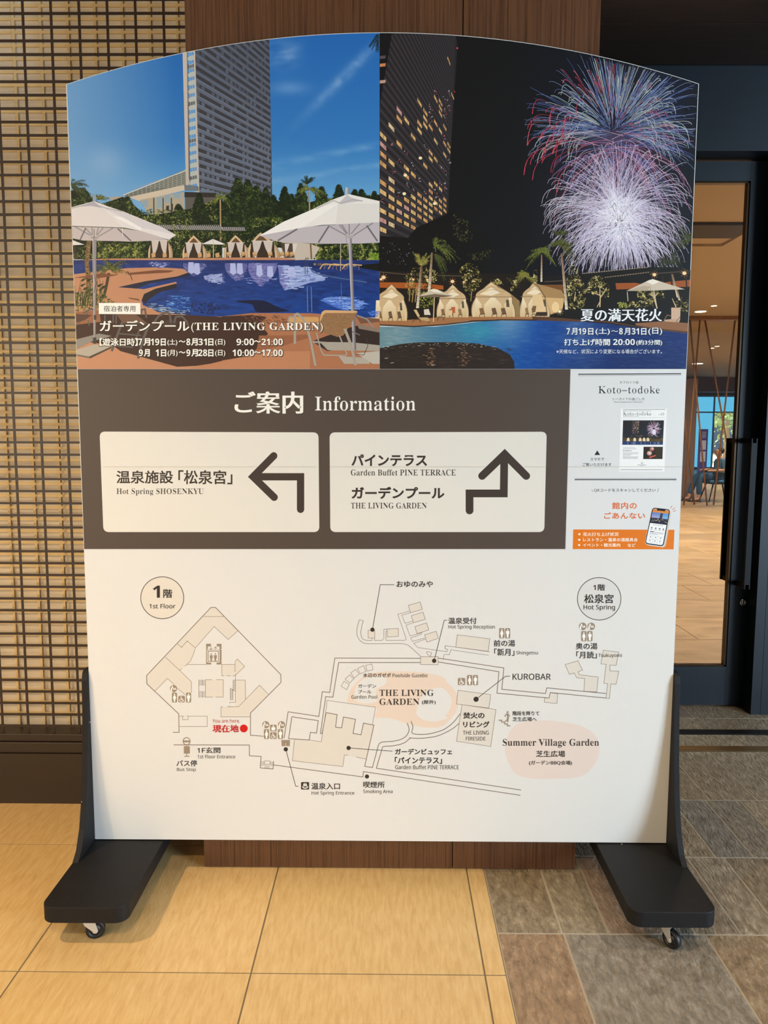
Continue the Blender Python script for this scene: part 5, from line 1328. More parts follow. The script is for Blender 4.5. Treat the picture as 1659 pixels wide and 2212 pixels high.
# --- water at night
def nwater(u, v):
    t = max(0, min(1, (u-830)/260))
    c = mixc((92, 130, 140), (40, 110, 160), t)
    c = mixc(c, (18, 70, 150), (u-1000)/150)
    c = mixc(c, (26, 48, 104), (u-1160)/180)
    k = math.exp(-((u-1100)/45)**2)*max(0, 1-(v-695)/70); c = mixc(c, (150, 180, 196), 0.55*k)
    k = math.exp(-((u-1250)/40)**2)*(0.8 if v < 740 else 0.5); c = mixc(c, (150, 165, 190), 0.5*k*(0.6+0.6*fnoise(u*0.5, v*3, 12)))
    k = math.exp(-((u-1035)/40)**2-((v-715)/22)**2); c = mixc(c, (60, 170, 176), 0.5*k)
    k = math.exp(-((u-860)/45)**2); c = mixc(c, (176, 186, 180), 0.5*k*(0.6+0.6*fnoise(u*0.6, v*3, 10)))
    c = mixc(c, (170, 200, 214), 0.22*max(0, fnoise(u*0.3, v*3.2, 8)))
    c = mixc(c, (16, 36, 84), 0.35*max(0, (v-740)/55)*max(0, min(1, (u-1150)/100)))
    return c
up(); b0 = DEPTH[0]
ngt.grid(lambda v: SPLIT, Redge, lambda u: 706 if u < 940 else (706-(u-940)*0.11 if u < 1060 else (692.8 if u < 1250 else 692.8+(u-1250)*0.086)), PBOT, 150, 44, nwater)
ngt.poly(H4(0,1155, 300,1170, 500,1190, 760,1200, 1050,1250, 1250,1270, 1600,1290, 1600,1330, 1200,1285, 760,1225, 500,1210, 0,1195), (92, 62, 42)); ngt.line(H4(500,1205, 760,1222, 1200,1283, 1595,1325), 2.4, (44, 32, 28))
ngt.poly(H4(1050,1225, 1330,1205, 1620,1225, 1600,1310, 1250,1275, 1060,1245), (142, 98, 66))
ngt.line(G4(50,1242, 400,1258, 700,1240, 1000,1205, 1300,1190, 1659,1192), 2.6, (62, 44, 34))
# dark tiled island with its reflections
ngt.poly([p for p in G4(50,1480, 250,1440, 430,1420, 800,1418, 1050,1432, 1260,1480, 1380,1545, 1425,1620, 1430,1700, 50,1700)], (46, 37, 31))
up()
for k in range(120):
    x = random.uniform(60, 1360); yv = random.uniform(1480, 1690); ngt.line(G4(x,yv, x+random.uniform(30, 90),yv+random.uniform(0, 6)), 0.7, random.choice([(62, 50, 42), (36, 29, 25), (74, 60, 50)]), layer=False)
for (cx, n) in ((575, 40), (895, 40)):
    for k in range(n): yv = random.uniform(1470, 1660); x = cx+random.gauss(0, 26); ngt.line(G4(x,yv, x+22,yv+1), 1.0, random.choice([(134, 98, 70), (166, 122, 86), (100, 76, 58)]), layer=False)
for k in range(70): x = random.uniform(60, 1250); yv = 1430+random.uniform(-8, 30)+max(0, (x-900)*0.1)+max(0, (450-x)*0.1); ngt.line(G4(x,yv, x+random.uniform(6, 26),yv+1), 1.0, random.choice([(206, 192, 180), (150, 136, 126), (110, 96, 88)]), layer=False)
for a in ((100, 1585), (160, 1632), (575, 1655)): ngt.line(G4(a[0],a[1], a[0]+34,a[1]-4), 1.0, (206, 186, 166))
nca = Ink()
NW = (238, 240, 240); NS = (24, 34, 60)
shadowed(nca, '夏の満天花火', (1253.5, 667, 1430, 694.5), NW, '', (0.028, 0.006), 1.0, NS)
mixed(nca, [('7', 1223.5, 1231, (1, -1), S1, (0, 0)), ('月', 1234, 1247, (0.5, 0), S2, (0.02, 0.02)), ('19', 1249, 1266, (1, -1), S1, (0, 0)), ('日', 1270, 1281.5, (1, 0), S2, (0.02, 0.02)), ('(土)', 1286, 1317, (0, 0.5), S2, (0.012, 0.012)), ('〜', 1320, 1335, (6, -6.5), S2, (0.02, 0.02)), ('8', 1337, 1345, (1, -1), S1, (0, 0)), ('月', 1348, 1361, (0.5, 0), S2, (0.02, 0.02)), ('31', 1364, 1380, (1, -1), S1, (0, 0)), ('日', 1384.5, 1396, (1, 0), S2, (0.02, 0.02)), ('(日)', 1400, 1430, (0, 0.5), S2, (0.012, 0.012))], 708, 723.5, NW, NS)
mixed(nca, [('打ち上げ時間', 1218, 1317.5, (0, 0), S2, (0.02, 0.02)), ('20:00', 1324, 1371, (0.5, -1), S1, (0, 0)), ('(約3分間)', 1374, 1430, (2, 0.5), S2, (0.014, 0.014))], 732, 746.5, NW, NS)
nca.text('※天候など、状況により変更になる場合がございます。', (1201.5, 754.5, 1429.5, 764), (226, 228, 230), '', (0.004, 0.004))
dayo = day.build('pool_photo', board); dayo['label'] = 'day photo of a hotel tower and pool'; cap.build('caption_lettering', dayo)
ngo = ngt.build('fireworks_photo', board); ngo['label'] = 'night photo of fireworks over the pool'; nca.build('caption_lettering', ngo)
# ------------------------------------------------------------------ middle band: heading, two direction signs, notice sheet
M1 = K(160, 790, 3.072); M2 = K(690, 790, 3.016); M3 = K(1210, 790, 5.397)
def bx(Kf, x0, y0, x1, y1):
    a, b_ = Kf(x0, y0, x1, y1); return (a[0], a[1], b_[0], b_[1])
new_sheet()
BRN = (80, 69, 61); BRD = (64, 54, 48); PALE = (221, 218, 209)
band = Ink()
band.poly([(Ledge(797.5), 797.5), (1232, 797.5), (1221, 1186), (Ledge(1186)-0.6, 1186)], BRN)
bo = band.build('heading_band', board); bo['label'] = 'dark brown heading band'
hl = Ink()
hl.text('ご案内', (506.5, 845.5, 655, 893.5), (242, 239, 230), '', (0.032, 0.008), 1.06)
hl.build('heading_lettering', bo); hl = Ink()
hl.text('Information', (680.8, 856.3, 897.4, 887.2), (240, 238, 230), 'serif', (-0.016, 0.002))
hl.build('heading_lettering', bo)
def rquad(c, r, n=7):
    """rounded quadrilateral, corners tl,tr,br,bl"""
    out = []
    for i in range(4):
        p = Vector(c[i]); a = (Vector(c[i-1])-p).normalized(); b_ = (Vector(c[(i+1) % 4])-p).normalized()
        s, e_ = p+a*r, p+b_*r
        for k in range(n+1):
            t = k/n; out.append(tuple((1-t)**2*s+2*t*(1-t)*(p+(a+b_)*r*0.06)+t*t*e_))
    return out
def rline(ink, pts, w, col):
    ink.line(pts, w, col)
    for p in pts: ink.ell(p[0], p[1], w/2, w/2, col, 24)
def sign(corners, label, arrow, w, texts):
    s = Ink(); s.poly(rquad(corners, 11), PALE); so = s.build('direction_sign', board); so['label'] = label
    a = Ink()
    for P in arrow: rline(a, P, w, BRD)
    a.build('arrow', so)
    for tx, b_, st, bo_ in texts:
        t = Ink(); t.text(tx, b_, (58, 49, 44), st, bo_); t.build('sign_lettering', so)
sign([(215.2, 932.3), (688, 934), (689.8, 1149.3), (223.5, 1149.3)], 'cream direction sign with a left-turn arrow',
     [M1(1503,953, 1503,737, 1192,737), M1(1325,598, 1188,737, 1328,873)], 15.8,
     [('温泉施設', bx(M1, 280, 695, 659, 783), '', (0.020, 0.020)), ('「松泉宮」', bx(M1, 692, 693, 1051, 787), '', (0.020, 0.020)), ('Hot Spring SHOSENKYU', bx(M1, 282, 814, 860, 862), 'serif', (-0.014, 0.004))])
sign([(712, 934), (1181, 932.7), (1175.7, 1149.3), (713.5, 1149.3)], 'pale direction sign with a straight-ahead arrow',
     [M2(978,943, 978,832, 1201,832, 1204,590), M2(1060,718, 1207,577, 1347,718)], 16.8,
     [('パインテラス', bx(M2, 208, 577, 702, 655), '', (0.034, 0.034)), ('Garden Buffet PINE TERRACE', bx(M2, 205, 676, 888, 716), 'serif', (-0.014, 0.004)),
      ('ガーデンプール', bx(M2, 208, 788, 815, 868), '', (0.034, 0.034)), ('THE LIVING GARDEN', bx(M2, 205, 892, 699, 931), 'serif', (-0.014, 0.004))])
# --- notice sheet
ns = Ink(); BK = (34, 34, 38)
ns.poly([(1232.6, 797.5), (Redge(797.5), 797.5), (Redge(1189)-0.4, 1189), (1221.6, 1189)], (218, 219, 218))
ns.line(M3(210,100, 1410,93), 2.0, BK); ns.line(M3(210,116, 1410,108), 0.7, (90, 90, 94))
ns.line(M3(168,1315, 1355,1315), 0.7, (90, 90, 94)); ns.line(M3(168,1329, 1355,1329), 2.0, BK)
ns.poly(M3(432,988, 466,1041, 399,1041), BK)
OR = (222, 118, 20); OT = (214, 106, 54)
ns.poly(M3(152,1908, 1332,1912, 1322,2141, 145,2138), OR)
for x, yv in ((213, 1954), (212, 2019), (210, 2080)): ns.poly(M3(x,yv, x+22,yv, x+22,yv+21, x,yv+21), (246, 240, 226))
nso = ns.build('notice_sheet', board); nso['label'] = 'white notice sheet with a magazine picture, a phone picture and an orange strip'
for tx, b_, c, st, bo_, sp in (
    ('タブロイド紙', (693, 179, 914, 210), BK, '', (0.004, 0.004), 1.12), ('Koto–todoke', (447, 239, 1160, 324), BK, 'serif', (-0.028, 0.002), 1.06),
    ('シーガイアの過ごし方', (608, 373, 983, 404), BK, '', (0.006, 0.006), 1.06), ('Phoenix Seagaia Resort Information', (626, 416, 960, 433), (60, 60, 62), 'serif', (0, 0), 1.0),
    ('スマホで', (350, 1072, 512, 1108), BK, '', (0.012, 0.012), 1.0), ('ご覧いただけます', (262, 1133, 598, 1173), BK, '', (0.012, 0.012), 1.0),
    ('QRコードをスキャンしてください', (395, 1433, 1112, 1474), BK, 'sans', (0.012, 0.012), 1.0), ('\\', (366, 1441, 381, 1472), BK, '', (0, 0), 1.0), ('/', (1132, 1432, 1150, 1472), BK, '', (0, 0), 1.0),
    ('館内の', (603, 1591, 893, 1672), OT, '', (0.024, 0.024), 1.05), ('ごあんない', (510, 1710, 990, 1785), OT, '', (0.024, 0.024), 1.05),
    ('花火打ち上げ状況', (266, 1943, 680, 1987), (248, 242, 228), '', (0.014, 0.014), 1.05), ('レストラン・温泉の混雑具合', (268, 2007, 905, 2050), (248, 242, 228), '', (0.014, 0.014), 1.02),
    ('イベント・観光案内', (265, 2070, 700, 2112), (248, 242, 228), '', (0.014, 0.014), 1.02), ('など', (787, 2073, 878, 2112), (248, 242, 228), '', (0.014, 0.014), 1.02)):
    nt_ = Ink(); nt_.text(tx, bx(M3, *b_), c, st, bo_, sp); nt_.build('notice_lettering', nso)
# magazine cover printed on the sheet
mg = Ink()
for k in range(5): mg.poly(M3(706-k*2,505, 1246+k*2,505, 1219+k*3,1236+k*6, 684-k*3,1236+k*6)[::1], (216-k*0, 216, 215) if k == 0 else (208+k*3, 208+k*3, 207+k*3)) if k in (4, 3, 2, 1) else None
mg.poly(M3(708,497, 1243,500, 1215,1232, 688,1232), (238, 238, 236))
mg.line(M3(728,510, 1225,510), 0.8, BK); mg.line(M3(730,605, 1220,605), 0.4, (120, 120, 120)); mg.line(M3(702,1212, 1195,1212), 0.8, BK); mg.dash(M3(735,526, 1065,526), 0.8, (90, 90, 90), 2.2, 0.7); mg.dash(M3(735,589, 915,588), 0.9, (110, 110, 110), 2.5, 0.6)
mg.text('Koto–todoke', bx(M3, 735, 537, 1062, 580), BK, 'serif', (-0.03, 0), 1.04); mg.text('65', bx(M3, 1176, 548, 1211, 578), BK, 'serif', (-0.03, 0)); mg.text('vol.', bx(M3, 1145, 561, 1173, 578), BK, 'serif', (-0.03, 0))
PM = M3(733,637, 1210,637, 1197,922, 723,922)
mg.grad(PM, [(34, 28, 22), (32, 28, 30), (24, 34, 56), (30, 34, 48)], 8)
mg.poly(M3(850,640, 925,640, 915,745, 870,800, 832,780, 838,660), (64, 52, 50)); up()
for k in range(46): x = random.uniform(842, 915); yv = random.uniform(650, 785); mg.line(M3(x,yv, x+7,yv+3), 0.8, random.choice([(190, 150, 110), (150, 120, 100), (206, 190, 180)]), layer=False)
c0 = M3(1092, 720)[0]; up()
for k in range(130):
    a = random.uniform(0, 2*PI); r = random.uniform(6, 17); mg.line([(c0[0]+math.cos(a)*2, c0[1]+math.sin(a)*2+3), (c0[0]+math.cos(a)*r, c0[1]+math.sin(a)*r*1.05+3)], 0.5, random.choice([(190, 160, 190), (226, 216, 226), (150, 96, 120), (206, 190, 206)]), layer=False)
mg.ell(c0[0]+0.5, c0[1]+10, 4, 6, (226, 216, 230), 14)
mg.poly(M3(728,840, 1200,850, 1198,888, 725,880), (72, 58, 30)); up(); mg.canopy(M3(728,800, 1200,810, 1198,888, 725,880), 150, 0.5, 1.3, [(40, 34, 18), (90, 76, 34), (140, 116, 54), (200, 170, 90)], 3)
for x in (775, 850, 915, 960, 1005): mg.poly(M3(x,880, x+5,848, x+18,836, x+32,850, x+36,880), (230, 206, 168))
mg.poly(M3(725,880, 1198,888, 1197,922, 723,922), (36, 58, 104)); up()
for k in range(24): x = random.uniform(740, 1160); mg.line(M3(x,890, x+4,916), 1.0, random.choice([(90, 110, 150), (24, 36, 70), (150, 150, 160)]), layer=False)
mg.grad(M3(972,945, 1197,945, 1192,1088, 967,1088), [(44, 30, 22), (60, 44, 24), (40, 34, 18), (30, 26, 22)], 4)
for x, yv, r, c in ((1070, 970, 5, (170, 110, 100)), (1040, 1020, 5.5, (196, 150, 140)), (1075, 965, 2.5, (226, 190, 180)), (1042, 1018, 2.5, (240, 210, 196))): p = M3(x, yv)[0]; mg.ell(p[0], p[1], r, r*0.9, c, 14)
mg.poly(M3(1035,1062, 1110,1040, 1118,1052, 1040,1078), (206, 90, 66)); mg.poly(M3(1110,950, 1160,945, 1192,1060, 1120,1080), (52, 44, 20))
mg.text('夏の満天花火', bx(M3, 733, 983, 838, 999), BK, '', (0, 0), 1.0)
for yv, x1 in ((957, 872), (970, 888), (1014, 912), (1026, 912), (1036, 840), (1050, 820), (1062, 910), (1072, 905), (1082, 902)): mg.dash(M3(733,yv, x1,yv), 0.8, (130, 130, 132), 2.0, 0.7)
p = M3(953, 1136)[0]; mg.ring(p[0], p[1], 1.7, 0.6, BK, 20); mg.dash(M3(903,1157, 1002,1157), 0.9, (90, 90, 92), 2.2, 0.5); mg.dash(M3(930,1168, 978,1168), 0.6, (130, 130, 132), 1.6, 0.5)
mg.build('magazine_picture', nso)
# phone printed on the sheet
pf = Ink()
pf.poly(rquad(M3(1082,1662, 1300,1690, 1226,2122, 1000,2092), 7), (206, 200, 190))
pf.poly(rquad(M3(1073,1648, 1288,1672, 1206,2114, 982,2082), 7), (232, 230, 226))
pf.poly(rquad(M3(1075,1652, 1285,1675, 1204,2108, 986,2077), 6.5), (24, 24, 28))
pf.poly(rquad(M3(1084,1664, 1272,1684, 1194,2094, 998,2065), 4.5), (240, 240, 240))
def ph_(s, t):   # phone screen coordinates 0..1
    a, b_, c, d = [Vector(q) for q in M3(1084,1664, 1272,1684, 1194,2094, 998,2065)]
    return tuple((a+(b_-a)*s)*(1-t)+(d+(c-d)*s)*t)
def pq(s0, t0, s1, t1, col): pf.poly([ph_(s0, t0), ph_(s1, t0), ph_(s1, t1), ph_(s0, t1)], col)
pq(0.04, 0.005, 0.96, 0.03, (214, 132, 60)); pq(0, 0.028, 1, 0.105, (214, 132, 60)); pq(0.24, -0.005, 0.76, 0.045, (24, 24, 28))
pf.grad([ph_(0, 0.105), ph_(1, 0.105), ph_(1, 0.27), ph_(0, 0.27)], [(90, 120, 190), (70, 150, 214), (140, 180, 214), (190, 160, 190)], 4)
pq(0.5, 0.11, 0.66, 0.27, (60, 58, 66)); pq(0, 0.26, 1, 0.42, (34, 36, 58)); up()
for k in range(30): s_ = random.random(); t = random.uniform(0.28, 0.36); pf.line([ph_(s_, t), ph_(s_+0.04, t+0.01)], 0.9, random.choice([(214, 180, 130), (236, 214, 170), (150, 130, 110)]), layer=False)
pf.dash([ph_(0.2, 0.46), ph_(0.8, 0.46)], 0.8, (60, 60, 70), 3, 1.6)
for s_ in (0.16, 0.40, 0.64, 0.86):
    p = ph_(s_, 0.55); pf.ell(p[0], p[1], 1.6, 1.6, (70, 76, 96), 10); pf.line([ph_(s_-0.08, 0.595), ph_(s_+0.08, 0.595)], 0.8, (110, 110, 120))
pq(0.10, 0.645, 0.34, 0.665, (40, 40, 60)); pf.line([ph_(0.1, 0.665), ph_(0.95, 0.66)], 0.6, (60, 60, 70)); pf.dash([ph_(0.1, 0.70), ph_(0.9, 0.695)], 0.8, (120, 120, 128), 3, 0.8); pf.dash([ph_(0.1, 0.725), ph_(0.6, 0.725)], 0.8, (120, 120, 128), 3, 0.8)
for t in (0.77, 0.87, 0.96): pf.line([ph_(0.06, t), ph_(0.94, t)], 0.5, (190, 190, 190))
for s_ in (0.35, 0.65): pf.line([ph_(s_, 0.77), ph_(s_, 0.96)], 0.5, (190, 190, 190))
for s_ in (0.2, 0.5, 0.8):
    for t in (0.81, 0.91): p = ph_(s_, t); pf.ell(p[0], p[1], 1.2, 1.2, (80, 84, 100), 8)
for P in (M3(1286,1662, 1305,1633), M3(1310,1682, 1336,1656), M3(1315,1700, 1348,1686)): pf.line(P, 1.2, (206, 120, 80))
pf.build('phone_picture', nso)
# ------------------------------------------------------------------ floor map on the lower half
M4 = K(280, 1220, 4.366); M5 = K(600, 1220, 4.366); M6 = K(960, 1220, 3.95); M7 = K(600, 1560, 3.072)
new_sheet()
mp = Ink(); WL = (116, 99, 88); TH = (130, 114, 102); FL = (216, 210, 199); DK_ = (52, 46, 42); PE = (224, 205, 188); IC = (150, 134, 116); PW_ = (219, 218, 214)
mp.poly([(Ledge(1190)-0.2, 1189.4), (Redge(1189.4), 1189.4), (Redge(1813), 1818.5), (Ledge(1813), 1812.5)], (219, 218, 214))
# peach grounds
mp.poly(smooth(M5(660,1270, 680,1195, 740,1110, 830,1042, 950,1012, 1150,1003, 1400,1020, 1560,1060)+M6(20,1000, 70,1050, 106,1112, 118,1180, 95,1262, 40,1328)+M5(1560,1518, 1450,1538, 1330,1526, 1200,1490, 1050,1445, 915,1438, 922,1345, 665,1300)), PE)
mp.poly(smooth(M5(725,1200, 740,1150, 770,1110, 830,1065, 900,1052, 1005,1060, 1028,1095, 1010,1130, 950,1160, 925,1195, 940,1250, 925,1290, 860,1308, 770,1300, 735,1280, 722,1240)), PW_)
mp.poly(smooth(M5(1308,1380, 1335,1285, 1390,1200, 1470,1165, 1560,1165)+M6(45,1115, 62,1160, 45,1235, 10,1290)+M5(1600,1445, 1530,1470, 1450,1478, 1370,1460, 1315,1420)), PW_)
mp.poly(smooth(M6(520,1600, 530,1500, 560,1420, 620,1360, 720,1332, 860,1327, 1000,1340, 1150,1370, 1250,1420, 1310,1500, 1322,1600, 1290,1690, 1210,1780, 1100,1820, 940,1825, 780,1825, 640,1800, 570,1740)), (221, 206, 196))
# circles
for Kf, x, yv, r in ((M4, 308, 311, 46.4), (M6, 1320, 290, 47.0)):
    p = Kf(x, yv)[0]; mp.ell(p[0], p[1], r, r*0.98, (219, 212, 200) if Kf is M4 else (214, 212, 208), 56); mp.ring(p[0], p[1], r, 1.5, DK_, 64, r*0.975)
# shaded rooms
for P in (M4(768,402, 810,402, 1020,622, 930,705, 798,582, 620,785, 572,912, 472,995, 335,868), M4(160,1045, 335,868, 472,995, 583,1103, 583,1280, 530,1230, 357,1072, 240,1190, 163,1122),
          M4(870,940, 995,940, 995,912, 1017,888, 1085,958, 995,1045, 870,1047), M4(715,1083, 883,1083, 883,1247, 715,1247), M4(998,1087, 1090,1087, 1093,1268, 1225,1135, 1308,1220, 1140,1398, 1140,1435, 862,1435, 862,1340, 998,1338),
          M5(853,617, 915,617, 915,690, 853,690), M5(1030,605, 1137,600, 1138,675, 1033,680), M5(1347,867, 1513,867, 1512,942, 1347,940), M5(158,1650, 410,1668, 452,1393, 560,1413, 545,1530, 602,1538, 620,1435, 733,1457, 710,1590, 785,1603, 808,1493, 907,1512, 832,1832, 630,1792, 613,1902, 138,1847),
          M6(110,597, 388,632, 373,738, 97,702), M6(855,1137, 893,1137, 903,1092, 967,1100, 960,1183, 852,1172), M6(1030,852, 1140,818, 1178,898, 1140,912, 1150,938, 1312,957, 1300,1085, 1190,1078, 1197,970, 1128,963, 1107,922, 1067,935),
          M6(1355,728, 1487,745, 1465,858, 1412,855, 1412,905, 1488,907, 1465,1018, 1420,1015, 1408,1140, 1378,1137, 1393,1015, 1360,1010, 1380,850, 1335,845), M6(117,1070, 395,1108, 380,1222, 102,1187), M6(150,1193, 440,1235, 395,1550, 103,1505)): mp.poly(P, FL)
RB = (M5(1232,383, 1342,350, 1364,420, 1252,452), M5(1260,480, 1370,446, 1391,514, 1280,547), M5(1293,583, 1403,547, 1424,614, 1313,650), M5(1385,660, 1494,626, 1515,693, 1407,729))
for P in RB: mp.poly(P, FL)
# thick walls
for P in (M4(408,1580, 467,1580, 463,1405, 163,1122, 160,1045, 768,402, 810,402, 1426,1035, 1428,1108, 1140,1398, 1140,1607, 1262,1617), M4(415,1698, 1130,1700, 1130,1800, 1240,1808, 1232,1915, 1353,1925, 1358,1850), M4(1356,1887)+M5(802,2000, 808,1950)+M7(1610,485),
          M5(1347,882, 538,880, 490,1203, 420,1197, 388,1430, 98,1386, 60,1635), M5(1347,922, 575,922, 520,1248, 452,1243, 403,1590, 418,1592, 455,1400), M5(133,1433, 382,1470, 365,1587, 308,1580, 298,1652, 103,1640, 133,1433),
          M5(452,1393, 560,1413, 545,1530, 602,1538, 620,1435, 733,1457, 710,1590, 785,1603, 808,1493, 907,1512, 820,1900, 893,1912, 948,1705), M5(1513,880)+M6(507,880, 490,1062, 862,1098, 873,1050, 1380,1098), M5(1513,916)+M6(465,912, 448,1095, 893,1137, 903,1090, 1378,1137)): mp.line(P, 1.5, WL)
for P in (M5(948,1705, 962,1682, 1000,1670, 1100,1662, 1180,1638, 1225,1596, 1238,1545, 1220,1492), M5(1258,1475, 1275,1530, 1272,1590, 1400,1598, 1530,1568)+M6(20,1390, 80,1340, 135,1270)): mp.line(smooth(P, 5, False), 1.5, WL)
mp.line(M7(1615,450)+M5(930,1918)+smooth(M5(985,1732, 1000,1713, 1100,1705, 1190,1680, 1250,1632), 5, False)+smooth(M5(1250,1632, 1350,1636, 1480,1620)+M6(0,1436, 70,1398, 128,1350), 5, False), 1.5, WL)
# thin lines
for P in (M4(1020,622, 930,705, 798,582, 620,785, 605,835, 572,912, 520,957), M4(495,980, 472,995, 335,868), M4(472,995, 583,1103, 583,1205), M4(240,1190, 357,1072, 420,1130), M4(455,1165, 525,1228), M4(540,940, 722,940), M4(867,940, 995,940), M4(870,940, 870,1047, 893,1047), M4(912,1047, 955,1047), M4(972,1047, 995,1047), M4(995,1010, 995,912, 1017,888, 1085,958, 995,1045), M4(998,1030, 998,1297, 945,1297, 945,1308), M4(945,1326, 945,1338),
          M4(653,1083, 653,1253), M4(715,1083, 715,1250), M4(686,1083, 686,1136), M4(686,1194, 686,1252), M4(715,1083, 776,1083), M4(817,1083, 883,1083, 883,1247, 810,1247), M4(785,1247, 715,1247), M4(977,1087, 1090,1087, 1093,1268), M4(918,1338, 1028,1338, 1225,1135, 1308,1220), M4(880,1340, 862,1340, 862,1435, 1140,1435), M4(977,1087, 977,1190), M4(973,1180, 973,1273, 950,1273, 950,1163, 998,1195),
          M4(467,1427, 515,1427), M4(538,1427, 732,1427, 732,1525, 467,1525), M4(500,1427, 500,1460, 552,1460, 552,1427), M4(1270,1850, 1272,1882, 1325,1882, 1326,1850, 1270,1850), 
          M5(1250,435, 1132,466, 1205,680, 1210,700, 1195,713, 1020,713, 1020,628, 1033,626), M5(1252,452, 1170,474, 1200,552, 1278,530), M5(1280,545, 1210,570, 1248,672, 1357,640, 1355,655, 1252,690, 1272,722, 1388,690), M5(808,528, 772,518), M5(915,690, 912,713, 985,713, 1000,692, 1000,610, 1030,605), M5(890,690, 890,713),
          M5(158,1650, 138,1847, 613,1902, 630,1792, 663,1797), M5(740,1812, 832,1832), M5(298,1652, 410,1668, 452,1393), M5(452,1390, 465,1278, 922,1343, 893,1505), M6(4,715, 8,690, 388,743), M6(378,772, 55,725, 42,768, 4,763), M6(-10,806, -4,768, 4,763), M5(1395,700, 1283,740, 1320,780, 1595,820, 1603,797, 1576,790, 1582,765), M6(1378,1137, 1408,1140, 1420,1015)): mp.line(P, 0.9, TH)
for P in (M5(853,617, 915,617, 915,690, 853,690), M5(1030,605, 1137,600, 1138,675, 1033,680), M5(1347,867, 1513,867, 1512,942, 1347,940), M6(110,597, 388,632, 373,738, 97,702), M6(855,1137, 893,1137, 903,1092, 967,1100, 960,1183, 852,1172), M6(1030,852, 1140,818, 1178,898, 1140,912, 1150,938, 1312,957, 1300,1085, 1190,1078, 1197,970, 1128,963, 1107,922, 1067,935), M6(1355,728, 1487,745, 1465,858, 1412,855, 1412,905, 1488,907, 1465,1018, 1420,1015, 1408,1140, 1378,1137, 1393,1015, 1360,1010, 1380,850, 1335,845), M6(117,1070, 395,1108, 380,1222, 102,1187), M6(150,1193, 440,1235, 395,1550, 103,1505),
          M5(830,948, 887,936, 898,990, 840,1002), M5(753,978, 810,950, 830,1003, 778,1028), M5(688,1020, 735,986, 768,1030, 722,1068), M5(636,1078, 675,1038, 717,1075, 678,1115), M5(597,1145, 625,1097, 675,1130, 650,1177), M5(1402,822, 1425,818, 1450,830, 1440,865, 1415,850))+RB: mp.line(P, 0.9, TH, closed=True)
for P in (M5(772,518, 752,580, 745,640, 762,695, 798,730, 845,744, 1000,744, 1170,744, 1230,760, 1290,810, 1350,864), M5(808,528, 790,590, 784,650, 800,697, 835,712, 890,713)): mp.line(smooth(P, 5, False), 1.0, TH)
for k in range(5):
    mp.line(M4(653,1090+k*11, 712,1090+k*11), 0.8, TH, layer=(k == 0)); mp.line(M4(653,1196+k*12, 712,1196+k*12), 0.8, TH, layer=False)
for k in range(9): mp.line(M4(977,1096+k*10, 998,1096+k*10), 0.8, TH, layer=(k == 0)); mp.line(M4(950,1180+k*10, 973,1180+k*10), 0.8, TH, layer=False)
for k in range(4):
    mp.line(M4(1238,1856+k*11, 1270,1858+k*11), 0.8, TH, layer=False); mp.line(M4(1326,1860+k*11, 1356,1862+k*11), 0.8, TH, layer=False); mp.line(M4(1280+k*12,1890, 1277+k*12,1920), 0.8, TH, layer=False)
mp.dash(M4(700,488, 885,488), 1.2, WL, 2.6, 1.4); mp.dash(M4(455,748, 490,778, 543,718, 618,780), 1.2, WL, 2.6, 1.4)
# lift
mp.poly(M4(722,745, 867,745, 867,940, 722,940), IC); mp.poly(M4(768,745, 822,745, 822,775, 768,775), PW_); mp.poly(M4(770,920, 820,920, 820,942, 770,942), PW_); mp.poly(M4(738,770, 848,770, 848,800, 738,800), PW_)
mp.line(M4(722,798, 740,798), 0.8, PW_); mp.line(M4(845,798, 867,798), 0.8, PW_); mp.poly(rquad(M4(730,803, 850,803, 850,922, 730,922), 3.4), PW_); mp.poly(rquad(M4(737,810, 843,810, 843,915, 737,915), 2.6), IC); mp.poly(rquad(M4(745,818, 835,818, 835,907, 745,907), 1.6), PW_)
for x in (770, 809):
    p = M4(x, 840)[0]; mp.ell(p[0], p[1], 1.6, 1.6, IC, 12); mp.poly(M4(x-14,852, x+14,852, x+14,880, x+9,880, x+9,905, x-9,905, x-9,880, x-14,880), IC)
mp.line(M4(768,772, 768,800), 1.2, IC); mp.line(M4(754,787, 768,801, 782,787), 1.2, IC); mp.line(M4(810,774, 810,801), 1.2, IC); mp.line(M4(796,788, 810,773, 824,788), 1.2, IC)
# dots and leaders
for P in (M5(893,612, 967,188, 1100,188), M5(1475,905, 1570,523, 1597,523), M5(668,1727, 1082,1757), M4(1473,1740, 1567,2088, 1592,2088), M6(270,1147, 523,950, 560,950)): mp.line(P, 1.2, DK_)
for Kf, x, yv, r in ((M5, 893, 612, 4.6), (M5, 1475, 905, 4.7), (M5, 668, 1727, 4.6), (M4, 1473, 1740, 4.6), (M6, 270, 1147, 5.6), (M7, 592, 360, 4.5)): p = Kf(x, yv)[0]; mp.ell(p[0], p[1], r, r, DK_)
p = M4(1077, 1543)[0]; mp.ell(p[0], p[1], 8.5, 8.5, (200, 26, 24), 36)
mo = mp.build('floor_map', board); mo['label'] = 'floor map of the hotel and its garden'
